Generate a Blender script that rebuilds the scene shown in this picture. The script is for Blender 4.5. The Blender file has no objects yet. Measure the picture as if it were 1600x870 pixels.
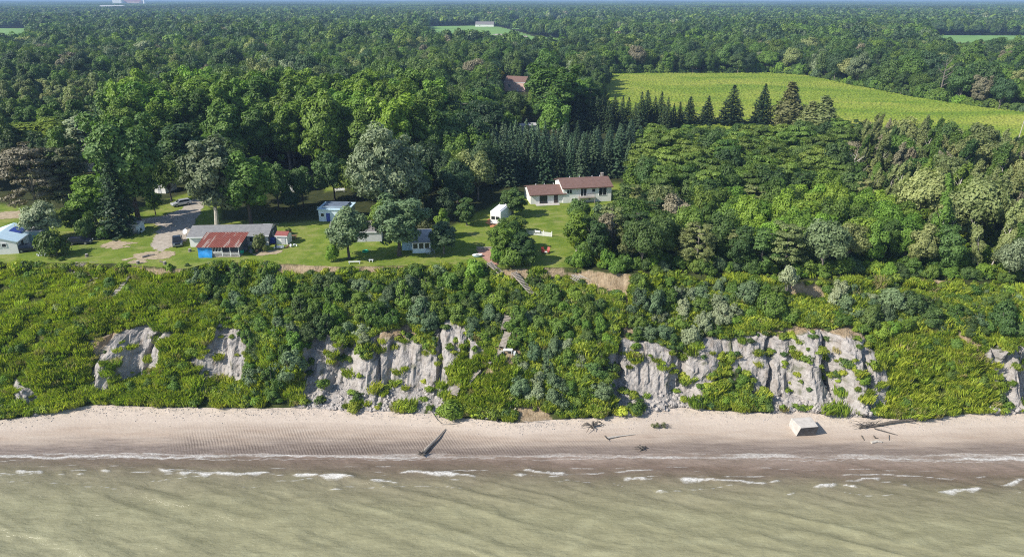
import bpy, math, random
import numpy as np
from mathutils import Vector, Matrix

R = math.radians
rng = np.random.default_rng(7)
random.seed(7)
scene = bpy.context.scene
COL = scene.collection

# ------------------------------------------------------------------ camera, sky, sun, exposure
H, PITCH, FPX = 66.0, R(21.6), 1101.0          # height above the lake, tilt, focal length (px of a 1600 wide frame)
CT, ST = math.cos(PITCH), math.sin(PITCH)
PLAT = 18.0                                     # level of the plateau above the lake
cam_d = bpy.data.cameras.new('camera')
cam_d.sensor_width = 36.0
cam_d.lens = FPX / 1600 * 36.0
cam_d.clip_start = 1.0
cam_d.clip_end = 60000
cam = bpy.data.objects.new('camera', cam_d)
COL.objects.link(cam)
cam.location = (0, 0, H)
cam.rotation_euler = (math.pi / 2 - PITCH, 0, 0)
scene.camera = cam

SUN_EL, SUN_DIR_AZ = R(39), R(24)
sd = Vector((-math.cos(SUN_DIR_AZ) * math.cos(SUN_EL), -math.sin(SUN_DIR_AZ) * math.cos(SUN_EL), math.sin(SUN_EL)))
world = bpy.data.worlds.new('World')
scene.world = world
world.use_nodes = True
wn = world.node_tree
bg = wn.nodes['Background']
sky = wn.nodes.new('ShaderNodeTexSky')
sky.sky_type = 'NISHITA'
sky.sun_disc = False
sky.sun_elevation = SUN_EL
sky.sun_rotation = math.atan2(sd.x, sd.y) % (2 * math.pi)
sky.altitude = 200
sky.air_density = 1.0
sky.dust_density = 0.6
sky.ozone_density = 1.5
wn.links.new(sky.outputs[0], bg.inputs[0])
bg.inputs[1].default_value = 0.115
sun_d = bpy.data.lights.new('sun', 'SUN')
sun_d.energy = 4.6
sun_d.angle = R(0.5)
sun_d.color = (1.0, 0.94, 0.84)
sun = bpy.data.objects.new('sun', sun_d)
COL.objects.link(sun)
sun.location = (-200, -60, 260)
sun.rotation_euler = sd.to_track_quat('Z', 'Y').to_euler()
scene.view_settings.view_transform = 'Standard'
scene.view_settings.look = 'None'
scene.view_settings.exposure = 0.62
scene.view_settings.gamma = 1.0
scene.view_settings.use_curve_mapping = False
scene.cycles.use_denoising = False
scene.cycles.max_bounces = 5
scene.cycles.diffuse_bounces = 2
scene.cycles.glossy_bounces = 2
scene.cycles.transmission_bounces = 3
scene.cycles.transparent_max_bounces = 4
scene.cycles.volume_bounces = 0
scene.cycles.filter_width = 1.1

# ------------------------------------------------------------------ projection helpers
def G(px, py, z=PLAT):
    """point of the horizontal plane z that the photograph shows at pixel (px, py)"""
    px = np.asarray(px, float); py = np.asarray(py, float)
    a = PITCH + np.arctan((py - 435) / FPX)
    d = (H - z) / np.tan(a)
    depth = d * CT + (H - z) * ST
    return (px - 800) / FPX * depth, d

def P(x, y, z):
    depth = y * CT + (H - z) * ST
    return 800 + FPX * x / depth, 435 - FPX * (y * ST + (z - H) * CT) / depth

def gw(px, py, z=PLAT):
    x, y = G(px, py, z)
    return Vector((float(x), float(y), z))

def _h(ix, iy, seed):
    n = (ix.astype(np.int64) * 374761393 + iy.astype(np.int64) * 668265263 + seed * 1442695041) & 0x7fffffff
    n = ((n ^ (n >> 13)) * 1274126177) & 0x7fffffff
    n = ((n ^ (n >> 16)) * 2246822519) & 0x7fffffff
    return (n & 0xffffff) / float(0xffffff)

def vn(x, y, seed=0):
    x = np.asarray(x, float); y = np.asarray(y, float) + x * 0
    ix = np.floor(x); iy = np.floor(y); fx = x - ix; fy = y - iy
    fx = fx * fx * (3 - 2 * fx); fy = fy * fy * (3 - 2 * fy)
    ix = ix.astype(np.int64); iy = iy.astype(np.int64)
    a = _h(ix, iy, seed); b = _h(ix + 1, iy, seed); c = _h(ix, iy + 1, seed); d = _h(ix + 1, iy + 1, seed)
    return (a * (1 - fx) + b * fx) * (1 - fy) + (c * (1 - fx) + d * fx) * fy

def fbm(x, y, seed=0, o=4):
    s = 0; a = 0.5; t = 0
    for k in range(o):
        s = s + a * vn(x * 2 ** k, y * 2 ** k, seed + k * 17); t += a; a *= 0.55
    return s / t

def sstep(a, b, x):
    t = np.clip((x - a) / (b - a), 0, 1)
    return t * t * (3 - 2 * t)

def inpoly(px, py, poly):
    px = np.asarray(px, float); py = np.asarray(py, float)
    r = np.zeros(px.shape, bool)
    n = len(poly)
    for i in range(n):
        x0, y0 = poly[i]; x1, y1 = poly[(i + 1) % n]
        if y0 == y1: continue
        c = ((y0 > py) != (y1 > py)) & (px < (x1 - x0) * (py - y0) / (y1 - y0) + x0)
        r ^= c
    return r

def polydist(px, py, poly):
    """signed distance in px to a polygon, positive inside"""
    px = np.asarray(px, float); py = np.asarray(py, float)
    d = np.full(px.shape, 1e9)
    n = len(poly)
    for i in range(n):
        x0, y0 = poly[i]; x1, y1 = poly[(i + 1) % n]
        dx, dy = x1 - x0, y1 - y0
        t = np.clip(((px - x0) * dx + (py - y0) * dy) / (dx * dx + dy * dy + 1e-9), 0, 1)
        d = np.minimum(d, np.hypot(px - x0 - t * dx, py - y0 - t * dy))
    return np.where(inpoly(px, py, poly), d, -d)

# ------------------------------------------------------------------ materials
MATS = {}
def newmat(name):
    m = bpy.data.materials.new(name)
    m.use_nodes = True
    nt = m.node_tree
    b = nt.nodes['Principled BSDF']
    MATS[name] = m
    return m, nt, b

def N(nt, t, **kw):
    n = nt.nodes.new(t)
    for k, v in kw.items():
        if k in n.inputs.keys():
            n.inputs[k].default_value = v
        else:
            setattr(n, k, v)
    return n

def noise(nt, scale, detail=4, rough=0.55, vec=None, dist=0.0):
    n = N(nt, 'ShaderNodeTexNoise')
    n.inputs['Scale'].default_value = scale
    n.inputs['Detail'].default_value = detail
    n.inputs['Roughness'].default_value = rough
    n.inputs['Distortion'].default_value = dist
    if vec is not None: nt.links.new(vec, n.inputs['Vector'])
    return n.outputs['Fac']

def worldpos(nt, scale=(1, 1, 1)):
    g = N(nt, 'ShaderNodeNewGeometry')
    m = N(nt, 'ShaderNodeMapping')
    m.inputs['Scale'].default_value = scale
    nt.links.new(g.outputs['Position'], m.inputs['Vector'])
    return m.outputs[0]

def ramp(nt, fac, stops, interp='LINEAR'):
    r = N(nt, 'ShaderNodeValToRGB')
    r.color_ramp.interpolation = interp
    e = r.color_ramp.elements
    while len(e) < len(stops): e.new(0.5)
    for i, (p, c) in enumerate(stops):
        e[i].position = p
        e[i].color = tuple(c) + (1,) if hasattr(c, '__len__') else (c, c, c, 1)
    nt.links.new(fac, r.inputs[0])
    return r.outputs[0]

def mixc(nt, fac, a, b, mode='MIX'):
    m = N(nt, 'ShaderNodeMix', data_type='RGBA', blend_type=mode)
    for s, v in ((m.inputs[0], fac), (m.inputs[6], a), (m.inputs[7], b)):
        if isinstance(v, (int, float)): s.default_value = v
        elif isinstance(v, (tuple, list)): s.default_value = tuple(v) + ((1,) if len(v) == 3 else ())
        else: nt.links.new(v, s)
    return m.outputs[2]

def math_(nt, op, a, b=None):
    m = N(nt, 'ShaderNodeMath', operation=op)
    for i, v in enumerate((a, b)):
        if v is None: continue
        if isinstance(v, (int, float)): m.inputs[i].default_value = v
        else: nt.links.new(v, m.inputs[i])
    return m.outputs[0]

def attr(nt, name):
    a = N(nt, 'ShaderNodeAttribute')
    a.attribute_name = name
    return a.outputs['Fac']

def bump(nt, b, h, strength=0.5, dist=0.1):
    n = N(nt, 'ShaderNodeBump')
    n.inputs['Strength'].default_value = strength
    n.inputs['Distance'].default_value = dist
    nt.links.new(h, n.inputs['Height'])
    nt.links.new(n.outputs[0], b.inputs['Normal'])

def plain(name, col, rough=0.7, var=0.15, scale=2.0, metal=0.0, bmp=0.0):
    if name in MATS: return MATS[name]
    m, nt, b = newmat(name)
    tc = N(nt, 'ShaderNodeTexCoord')
    f = noise(nt, scale, 5, 0.6, tc.outputs['Object'])
    lo = tuple(c * (1 - var) for c in col); hi = tuple(min(1, c * (1 + var)) for c in col)
    c = ramp(nt, f, [(0.3, lo), (0.7, hi)])
    nt.links.new(c, b.inputs['Base Color'])
    b.inputs['Roughness'].default_value = rough
    b.inputs['Metallic'].default_value = metal
    if bmp: bump(nt, b, f, bmp, 0.05)
    return m

def leafmat(name, dark, light, trans=0.3, tone=0.35, wsc=0.03):
    m, nt, b = newmat(name)
    oi = N(nt, 'ShaderNodeObjectInfo')
    v = attr(nt, 'v')
    w = noise(nt, wsc, 3, 0.5, worldpos(nt))
    s = math_(nt, 'ADD', math_(nt, 'MULTIPLY', v, 0.5), math_(nt, 'MULTIPLY', oi.outputs['Random'], 0.5))
    s = math_(nt, 'ADD', s, math_(nt, 'MULTIPLY', math_(nt, 'SUBTRACT', w, 0.5), 0.8))
    c = ramp(nt, s, [(0.15, dark), (0.85, light)])
    hs = N(nt, 'ShaderNodeHueSaturation')
    r2 = math_(nt, 'FRACT', math_(nt, 'MULTIPLY', oi.outputs['Random'], 7.31))
    nt.links.new(math_(nt, 'ADD', 0.485, math_(nt, 'MULTIPLY', r2, 0.03)), hs.inputs['Hue'])
    r3 = math_(nt, 'FRACT', math_(nt, 'MULTIPLY', oi.outputs['Random'], 13.7))
    nt.links.new(math_(nt, 'ADD', 1 - tone * 0.5, math_(nt, 'MULTIPLY', r3, tone)), hs.inputs['Value'])
    nt.links.new(c, hs.inputs['Color'])
    nt.links.new(hs.outputs[0], b.inputs['Base Color'])
    b.inputs['Roughness'].default_value = 0.55
    b.inputs['Specular IOR Level'].default_value = 0.35
    t = N(nt, 'ShaderNodeBsdfTranslucent')
    tcx = mixc(nt, 1.0, hs.outputs[0], (1.1, 1.25, 0.5), 'MULTIPLY')
    nt.links.new(tcx, t.inputs[0])
    ms = N(nt, 'ShaderNodeMixShader')
    ms.inputs[0].default_value = trans
    nt.links.new(b.outputs[0], ms.inputs[1]); nt.links.new(t.outputs[0], ms.inputs[2])
    nt.links.new(ms.outputs[0], nt.nodes['Material Output'].inputs[0])
    return m

leafmat('leaf_mid', (0.060, 0.116, 0.020), (0.170, 0.265, 0.040))
leafmat('leaf_dark', (0.046, 0.088, 0.024), (0.125, 0.200, 0.046))
leafmat('leaf_deep', (0.032, 0.066, 0.026), (0.082, 0.142, 0.052))
leafmat('leaf_bright', (0.087, 0.160, 0.020), (0.232, 0.362, 0.041))
leafmat('leaf_locust', (0.060, 0.110, 0.018), (0.210, 0.300, 0.050))
leafmat('leaf_yellow', (0.110, 0.154, 0.015), (0.264, 0.319, 0.033))
leafmat('leaf_gold', (0.220, 0.209, 0.011), (0.462, 0.440, 0.022))
leafmat('leaf_silver', (0.105, 0.140, 0.065), (0.330, 0.380, 0.215), 0.2)
leafmat('leaf_olive', (0.120, 0.152, 0.048), (0.310, 0.345, 0.130))
leafmat('leaf_blue', (0.060, 0.105, 0.045), (0.165, 0.235, 0.105), 0.2)
leafmat('leaf_brown', (0.150, 0.138, 0.080), (0.300, 0.270, 0.170), 0.15)
leafmat('needle_dark', (0.020, 0.043, 0.018), (0.062, 0.100, 0.037), 0.1)
leafmat('needle_blue', (0.032, 0.066, 0.030), (0.110, 0.170, 0.085), 0.1, 0.55)
leafmat('needle_olive', (0.062, 0.075, 0.027), (0.150, 0.163, 0.056), 0.1)
leafmat('blade_green', (0.140, 0.215, 0.020), (0.460, 0.510, 0.062), 0.4, 0.4, 0.22)
leafmat('blade_weed', (0.085, 0.155, 0.018), (0.270, 0.350, 0.045), 0.35, 0.4, 0.22)
leafmat('blade_straw', (0.22, 0.20, 0.06), (0.48, 0.44, 0.20), 0.3, 0.4)
plain('bark_gray', (0.16, 0.14, 0.12), 0.9, 0.3, 3)
plain('bark_dark', (0.07, 0.055, 0.045), 0.9, 0.3, 3)
plain('bark_pale', (0.42, 0.38, 0.33), 0.85, 0.25, 3)
plain('driftwood_gray', (0.30, 0.26, 0.22), 0.85, 0.35, 4)
plain('driftwood_dark', (0.10, 0.085, 0.07), 0.85, 0.35, 4)

# ------------------------------------------------------------------ mesh builders
class MB:
    """collects boxes, tubes and faces and links them as ONE mesh object"""
    def __init__(s): s.v = []; s.f = []
    def add(s, vs, fs):
        o = len(s.v); s.v += [tuple(v) for v in vs]; s.f += [tuple(i + o for i in f) for f in fs]; return s
    def box(s, c, d, rz=0, rx=0, ry=0, taper=1.0):
        hx, hy, hz = d[0] / 2, d[1] / 2, d[2] / 2
        M = Matrix.Translation(c) @ Matrix.Rotation(rz, 4, 'Z') @ Matrix.Rotation(ry, 4, 'Y') @ Matrix.Rotation(rx, 4, 'X')
        vs = [M @ Vector((a * hx * (taper if k > 0 else 1), b * hy * (taper if k > 0 else 1), k * hz)) for k in (-1, 1) for a, b in ((-1, -1), (1, -1), (1, 1), (-1, 1))]
        return s.add(vs, [(3, 2, 1, 0), (4, 5, 6, 7), (0, 1, 5, 4), (1, 2, 6, 5), (2, 3, 7, 6), (3, 0, 4, 7)])
    def prism(s, prof, a0, a1, axis='x'):
        """closed profile [(u,z)..] swept along x or y"""
        n = len(prof)
        f = (lambda t, u, z: (t, u, z)) if axis == 'x' else (lambda t, u, z: (u, t, z))
        vs = [f(a0, u, z) for u, z in prof] + [f(a1, u, z) for u, z in prof]
        fs = [tuple(range(n))[::-1], tuple(range(n, 2 * n))] + [(i, (i + 1) % n, n + (i + 1) % n, n + i) for i in range(n)]
        return s.add(vs, fs)
    def tube(s, pts, rad, n=7, cap=True):
        pts = [Vector(p) for p in pts]
        if not hasattr(rad, '__len__'): rad = [rad] * len(pts)
        vs = []
        for i, p in enumerate(pts):
            t = (pts[min(i + 1, len(pts) - 1)] - pts[max(i - 1, 0)]).normalized()
            a = t.cross(Vector((0, 0, 1)) if abs(t.z) < 0.9 else Vector((1, 0, 0))).normalized(); b = t.cross(a)
            vs += [p + (a * math.cos(k * 2 * math.pi / n) + b * math.sin(k * 2 * math.pi / n)) * rad[i] for k in range(n)]
        fs = [(i * n + k, i * n + (k + 1) % n, (i + 1) * n + (k + 1) % n, (i + 1) * n + k) for i in range(len(pts) - 1) for k in range(n)]
        if cap: fs += [tuple(range(n))[::-1], tuple((len(pts) - 1) * n + k for k in range(n))]
        return s.add(vs, fs)
    def lathe(s, prof, c=(0, 0, 0), n=16):
        vs = [(c[0] + r * math.cos(k * 2 * math.pi / n), c[1] + r * math.sin(k * 2 * math.pi / n), c[2] + z) for r, z in prof for k in range(n)]
        fs = [(i * n + k, i * n + (k + 1) % n, (i + 1) * n + (k + 1) % n, (i + 1) * n + k) for i in range(len(prof) - 1) for k in range(n)]
        fs += [tuple(range(n))[::-1], tuple((len(prof) - 1) * n + k for k in range(n))]
        return s.add(vs, fs)
    def mesh(s, name, mat):
        me = bpy.data.meshes.new(name); me.from_pydata(s.v, [], s.f); me.update()
        me.materials.append(MATS[mat] if isinstance(mat, str) else mat)
        return me
    def build(s, name, mat, parent=None, bevel=0.0):
        o = bpy.data.objects.new(name, s.mesh(name, mat)); COL.objects.link(o)
        o.parent = parent
        if bevel:
            bv = o.modifiers.new('bevel', 'BEVEL'); bv.width = bevel; bv.segments = 2; bv.limit_method = 'ANGLE'
        return o

def npmesh(name, V, F, mat, attrs=None, smooth=False, midx=None):
    V = np.asarray(V, np.float32).reshape(-1, 3); F = np.asarray(F, np.int32)
    k = F.shape[1]
    me = bpy.data.meshes.new(name)
    me.vertices.add(len(V)); me.vertices.foreach_set('co', V.ravel())
    me.loops.add(F.size); me.loops.foreach_set('vertex_index', F.ravel())
    me.polygons.add(len(F))
    me.polygons.foreach_set('loop_start', np.arange(0, F.size, k, dtype=np.int32))
    me.polygons.foreach_set('loop_total', np.full(len(F), k, np.int32))
    me.polygons.foreach_set('use_smooth', np.full(len(F), smooth, bool))
    for m in (mat if isinstance(mat, list) else [mat]): me.materials.append(MATS[m] if isinstance(m, str) else m)
    if midx is not None: me.polygons.foreach_set('material_index', np.asarray(midx, np.int32))
    me.update(calc_edges=True)
    for an, (dom, a) in (attrs or {}).items():
        at = me.attributes.new(an, 'FLOAT', dom); at.data.foreach_set('value', np.asarray(a, np.float32).ravel())
    return me

def grid_faces(nr, nc):
    i = np.arange(nr - 1)[:, None] * nc + np.arange(nc - 1)[None, :]
    return np.stack([i, i + 1, i + nc + 1, i + nc], -1).reshape(-1, 4)

def link(name, me, parent=None, loc=None):
    o = bpy.data.objects.new(name, me); COL.objects.link(o); o.parent = parent
    if loc is not None: o.location = loc
    return o

def tag(o, label=None, cat=None, group=None, kind=None):
    if label: o['label'] = label
    if cat: o['category'] = cat
    if group: o['group'] = group
    if kind: o['kind'] = kind
    return o

def thing(name, label, cat, loc=(0, 0, 0), rz=0.0, group=None):
    o = bpy.data.objects.new(name, None); COL.objects.link(o)
    o.empty_display_size = 0.5
    o.location = loc; o.rotation_euler = (0, 0, rz)
    return tag(o, label, cat, group)
# ------------------------------------------------------------------ terrain lines (traced on the plan, in metres)
toe_px = [(-300, 660), (0, 656), (60, 648), (100, 640), (150, 632), (250, 636), (400, 637), (480, 636), (560, 640), (680, 645),
          (720, 652), (800, 660), (860, 655), (940, 651), (1000, 646), (1060, 634), (1110, 640), (1200, 645), (1240, 641), (1320, 650),
          (1440, 656), (1500, 647), (1600, 643), (1900, 648)]
edge_px = [(-300, 410), (0, 410), (120, 411), (200, 413), (290, 420), (330, 410), (420, 411), (520, 416), (660, 415), (740, 414), (770, 416), (800, 420),
           (840, 418), (900, 418), (940, 424), (980, 428), (1040, 428), (1130, 430), (1250, 438), (1400, 434), (1500, 440), (1600, 448), (1900, 450)]
_tx, _ty = G([a for a, b in toe_px], [b for a, b in toe_px], 1.4)
_ex, _ey = G([a for a, b in edge_px], [b for a, b in edge_px], PLAT)
def toe_y(x): return np.interp(x, _tx, _ty) + 0.5 * (fbm(x / 2.5, x * 0 + 3, 5) - 0.5)
def edge_y(x): return np.interp(x, _ex, _ey) + 1.2 * (fbm(x / 3.0, x * 0 + 9, 6) - 0.5)

def spacing(lo, hi, fine, far_lo, far_hi, g=1.25):
    a = list(np.arange(lo, hi + 1e-6, fine))
    s = fine; v = hi
    while v < far_hi: s *= g; v += s; a.append(min(v, far_hi))
    s = fine; v = lo; b = []
    while v > far_lo: s *= g; v -= s; b.append(max(v, far_lo))
    return np.array(sorted(set(b + a)))

XS = spacing(-118, 118, 0.34, -9000, 9000, 1.3)
nX = len(XS)

# bluff: rows t = 0 at the toe .. 1 at the edge
TS = np.linspace(0, 1, 110)
X2, T2 = np.meshgrid(XS, TS)
ty = toe_y(XS)[None, :]; ey = edge_y(XS)[None, :]
def prof_base(t): return np.interp(t, [0, .06, .14, .38, .7, .93, .97, 1], [0, .03, .12, .46, .73, .86, .955, 1])
def prof_clay(t): return np.interp(t, [0, .06, .14, .24, .36, .46, .7, .93, .97, 1], [0, .03, .10, .33, .53, .60, .75, .86, .955, 1])
Y0 = ty + (ey - ty) * T2
Z0 = 1.4 + (PLAT - 1.4) * prof_base(T2)
BPX, BPY = P(X2, Y0, Z0)
CLAY = [
    [(146, 610), (152, 560), (146, 540), (178, 522), (228, 518), (268, 528), (246, 566), (225, 600), (180, 614)],
    [(306, 590), (302, 545), (326, 520), (350, 496), (376, 516), (390, 578), (372, 610), (330, 606)],
    [(462, 645), (462, 585), (474, 540), (500, 526), (540, 544), (575, 542), (600, 522), (625, 538), (676, 555), (686, 512), (708, 498), (756, 548), (740, 562),
     (716, 564), (706, 604), (696, 640), (560, 648)],
    [(956, 640), (950, 560), (960, 532), (1010, 540), (1060, 554), (1100, 540), (1140, 538), (1122, 585), (1108, 606), (1088, 642), (1020, 650)],
    [(1212, 644), (1186, 610), (1150, 585), (1138, 532), (1180, 520), (1230, 538), (1250, 522), (1340, 518), (1368, 560), (1392, 605), (1368, 646), (1240, 650)],
    [(1536, 648), (1552, 600), (1538, 556), (1575, 538), (1640, 538), (1680, 648)],
    [(80, 660), (40, 640), (20, 600), (50, 610), (60, 640)],
]
SOIL = [
    [(336, 522), (340, 490), (352, 488), (358, 522)],
    [(590, 545), (600, 515), (640, 508), (655, 530), (625, 555)],
    [(138, 550), (150, 535), (185, 522), (180, 540), (155, 560)],
    [(952, 420), (984, 424), (990, 520), (978, 545), (970, 470), (955, 440)],
    [(880, 428), (920, 424), (975, 430), (980, 462), (930, 452), (905, 440)],
    [(846, 420), (880, 420), (882, 432), (858, 434)],
    [(782, 424), (822, 418), (832, 438), (806, 445)],
    [(1222, 440), (1285, 448), (1290, 470), (1262, 476), (1230, 462)],
    [(1412, 428), (1490, 430), (1485, 442), (1430, 444)],
    [(1175, 512), (1330, 512), (1350, 535), (1280, 528), (1200, 532)],
    [(200, 418), (286, 422), (286, 432), (240, 434)],
    [(430, 414), (520, 414), (540, 424), (470, 430), (436, 426)],
    [(545, 416), (640, 418), (640, 426), (560, 428)],
    [(800, 640), (845, 628), (862, 655), (830, 662), (806, 656)],
    [(765, 545), (815, 545), (810, 560), (775, 562)],
    [(745, 590), (775, 572), (800, 560), (800, 572), (760, 600)],
    [(1495, 515), (1540, 540), (1530, 556), (1500, 540)],
]
def maskof(polys, w, px, py, jit, jsc):
    m = np.full(px.shape, -1e9)
    for q in polys: m = np.maximum(m, polydist(px, py, q))
    m = m + (fbm(px / jsc, py / jsc, 31) - 0.5) * jit + jit * .06
    return sstep(-w, w, m)
near = (np.abs(X2) < 116)
clay = np.zeros_like(X2); soil = np.zeros_like(X2)
clay[near] = maskof(CLAY, 4, BPX[near] + 22 * (fbm(BPX[near] / 9, BPY[near] / 9, 33) - .5), BPY[near] + 30 * (fbm(BPX[near] / 7, BPY[near] / 14, 34) - .5), 40, 11)
clay *= 1 - .6 * sstep(.70, .76, fbm(BPX / 10, BPY / 10, 35, 3)) * near
soil[near] = maskof(SOIL, 2.5, BPX[near], BPY[near], 9, 6)
# unseen stretches outside the frame get their own slips
far_ = np.abs(X2) >= 112
clay[far_] = (sstep(0.55, 0.62, vn(X2 / 25, T2 * 0, 77)) * sstep(.05, .1, T2) * sstep(.5, .4, T2))[far_]
cx = maskof(CLAY, 14, np.where(near, BPX, -5000), np.where(near, BPY, -5000), 10, 30)
Z = 1.4 + (PLAT - 1.4) * (prof_base(T2) * (1 - cx) + prof_clay(T2) * cx)
bell = np.sin(np.pi * np.clip(T2, 0, 1)) ** 0.7
big = (fbm(X2 / 13, T2 * 0.9, 41, 3) - 0.5)
hum = (fbm(X2 / 3.0, T2 * 7, 42, 4) - 0.5)
Y = Y0 - bell * (5.2 * big + 2.6 * hum * (1 - .7 * clay))
u = X2 + 1.6 * (fbm(X2 / 3, T2 * 6, 51) - 0.5) + 6 * (vn(X2 / 9, T2 * 2, 52) - .5) * T2 + 1.0 * (vn(X2 / 1.7, T2 * 9, 53) - .5)
lowm = sstep(0.02, 0.12, T2) * sstep(0.78, 0.40, T2)
def slit(s, tk, sd_, wd): return 1 - sstep(0, wd, np.abs(vn(u / s, T2 * tk, sd_) * 2 - 1))
spur = vn(u / 6.5, T2 * .4, 63); spur = np.abs(spur * 2 - 1)
relief = 4.6 * (spur - .45) + 1.1 * (vn(u / 2.6, T2 * 2.2, 61) - .5) - 1.9 * slit(5.2, 1.1, 66, .16) - 1.1 * slit(2.4, 2.0, 67, .22) * vn(X2 / 9, T2 * 3, 68)
Y -= cx * lowm * relief
blk = fbm(X2 / 1.3, T2 * 13, 64, 5) - 0.5
Y -= cx * 2.1 * blk * lowm
Z += cx * 0.5 * (fbm(X2 / .9, T2 * 20, 69, 3) - .5) * lowm
Z += bell * 0.8 * (fbm(X2 / 1.1, T2 * 20, 43) - 0.5) * np.where(near, 1, 0)
# talus at the foot of the bare faces
Y -= cx * np.exp(-((T2 - 0.08) / 0.07) ** 2) * 1.8 * fbm(X2 / 0.8, T2 * 30, 65)
BX, BY, BZ = X2, Y, Z
BPX, BPY = P(BX, BY, BZ)

m, nt, b = newmat('bluff_soil')
pos = worldpos(nt)
c_cl = ramp(nt, noise(nt, 0.9, 6, 0.65, worldpos(nt, (1.6, 1, 0.5))), [(0.25, (0.267, 0.241, 0.219)), (0.5, (0.396, 0.365, 0.340)), (0.75, (0.482, 0.447, 0.417))])
c_so = ramp(nt, noise(nt, 1.3, 5, 0.6, pos), [(0.3, (0.234, 0.167, 0.099)), (0.7, (0.414, 0.324, 0.216))])
c_ve = ramp(nt, noise(nt, 0.7, 5, 0.6, pos), [(0.3, (0.030, 0.040, 0.012)), (0.6, (0.070, 0.085, 0.022)), (0.8, (0.12, 0.10, 0.05))])
c_cl = mixc(nt, ramp(nt, noise(nt, 1.0, 7, 0.7, worldpos(nt, (0.9, 0.6, 0.22)), 0.6), [(0.52, 0.0), (0.70, 0.8)]), c_cl, (0.20, 0.155, 0.115))
c_cl = mixc(nt, ramp(nt, noise(nt, 1.0, 4, 0.6, worldpos(nt, (0.15, 0.15, 2.2)), 0.8), [(0.50, 0.0), (0.60, 0.35)]), c_cl, (0.19, 0.175, 0.165))
c = mixc(nt, attr(nt, 'clay'), c_ve, c_cl)
c = mixc(nt, attr(nt, 'soil'), c, c_so)
nt.links.new(c, b.inputs['Base Color'])
b.inputs['Roughness'].default_value = 0.95
b.inputs['Specular IOR Level'].default_value = 0.15
bump(nt, b, noise(nt, 2.2, 8, 0.72, worldpos(nt, (1.5, 1, 0.7))), 0.9, 0.5)
bl = link('bluff', npmesh('bluff', np.stack([BX, BY, BZ], -1), grid_faces(len(TS), nX), 'bluff_soil',
          {'clay': ('POINT', clay), 'soil': ('POINT', soil)}))
tag(bl, kind='structure')

# beach: rows from under the water up to the toe
BT = np.concatenate([np.linspace(-1.6, 0, 30)[:-1], np.linspace(0, 1, 90)])
Xb, Tb = np.meshgrid(XS, BT)
wl = 92.2
Yb = wl + (toe_y(XS)[None, :] + 0.25 - wl) * Tb
Yb = np.where(Tb < 0, wl + Tb * 11, Yb)
Zb = np.where(Tb < 0, Tb * 1.0, 1.4 * (0.55 * Tb + 0.45 * Tb ** 2))
wig = (fbm(Xb / 9, Yb / 3, 90) - 0.5)
Zb = Zb + 0.10 * wig * sstep(-.2, .3, Tb) * sstep(1, .9, Tb)
Zb += sstep(.72, .9, Tb) * sstep(1.0, .97, Tb) * 0.35 * (fbm(Xb / 1.2, Yb / .8, 91) - 0.45) * (np.abs(Xb) < 118)
Zb[-1] = 1.4 + (BZ[0] - 1.4)
Yb[-1] = BY[0] + 0.02
m, nt, b = newmat('beach_sand')
ps = worldpos(nt)
sep = N(nt, 'ShaderNodeSeparateXYZ'); nt.links.new(ps, sep.inputs[0])
n1 = noise(nt, 1.0, 6, 0.6, worldpos(nt, (0.10, 0.9, 1)))
n2 = noise(nt, 4, 5, 0.7, ps)
hgt = math_(nt, 'ADD', sep.outputs['Z'], math_(nt, 'MULTIPLY', math_(nt, 'SUBTRACT', n1, 0.5), 0.55))
dry = ramp(nt, n2, [(0.3, (0.416, 0.343, 0.281)), (0.7, (0.502, 0.432, 0.365))])
pink = ramp(nt, noise(nt, 0.6, 4, 0.6, worldpos(nt, (0.25, 1.5, 1))), [(0.3, (0.338, 0.264, 0.207)), (0.7, (0.422, 0.354, 0.290))])
sand = mixc(nt, ramp(nt, hgt, [(0.45, 0.0), (0.85, 1.0)]), pink, dry)
damp = ramp(nt, noise(nt, 1.2, 7, 0.7, worldpos(nt, (0.35, 2.2, 1))), [(0.35, (0.156, 0.123, 0.103)), (0.7, (0.257, 0.211, 0.180))])
wetf = ramp(nt, hgt, [(0.10, 1.0), (0.40, 0.0)])
# raked ripple marks left by the wash: diagonal combed streaks
wv = N(nt, 'ShaderNodeTexWave'); wv.wave_type = 'BANDS'; wv.bands_direction = 'X'
wv.inputs['Scale'].default_value = 0.75; wv.inputs['Distortion'].default_value = 2.2; wv.inputs['Detail'].default_value = 2
mp = N(nt, 'ShaderNodeMapping'); mp.inputs['Rotation'].default_value = (0, 0, R(-28)); nt.links.new(ps, mp.inputs['Vector']); nt.links.new(mp.outputs[0], wv.inputs['Vector'])
zone = math_(nt, 'MULTIPLY', ramp(nt, math_(nt, 'DIVIDE', math_(nt, 'ADD', sep.outputs['X'], 60), 80), [(0.05, 0.0), (0.10, 1.0), (0.55, 1.0), (0.95, 0.3)]),
             ramp(nt, hgt, [(0.05, 1.0), (0.85, 0.0)]))
rip = math_(nt, 'MULTIPLY', math_(nt, 'MULTIPLY', wv.outputs['Fac'], zone), ramp(nt, noise(nt, 1.0, 5, 0.6, worldpos(nt, (0.18, 0.5, 1))), [(0.33, 0.30), (0.60, 1.0)]))
c = mixc(nt, wetf, sand, damp)
c = mixc(nt, rip, c, (0.105, 0.080, 0.065))
nt.links.new(c, b.inputs['Base Color'])
rr = N(nt, 'ShaderNodeMapRange'); rr.inputs['To Min'].default_value = 0.92; rr.inputs['To Max'].default_value = 0.45
nt.links.new(wetf, rr.inputs['Value']); nt.links.new(rr.outputs[0], b.inputs['Roughness'])
b.inputs['Specular IOR Level'].default_value = 0.3
bump(nt, b, noise(nt, 1.6, 7, 0.7, worldpos(nt, (1, 1.6, 1))), 0.45, 0.25)
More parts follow.
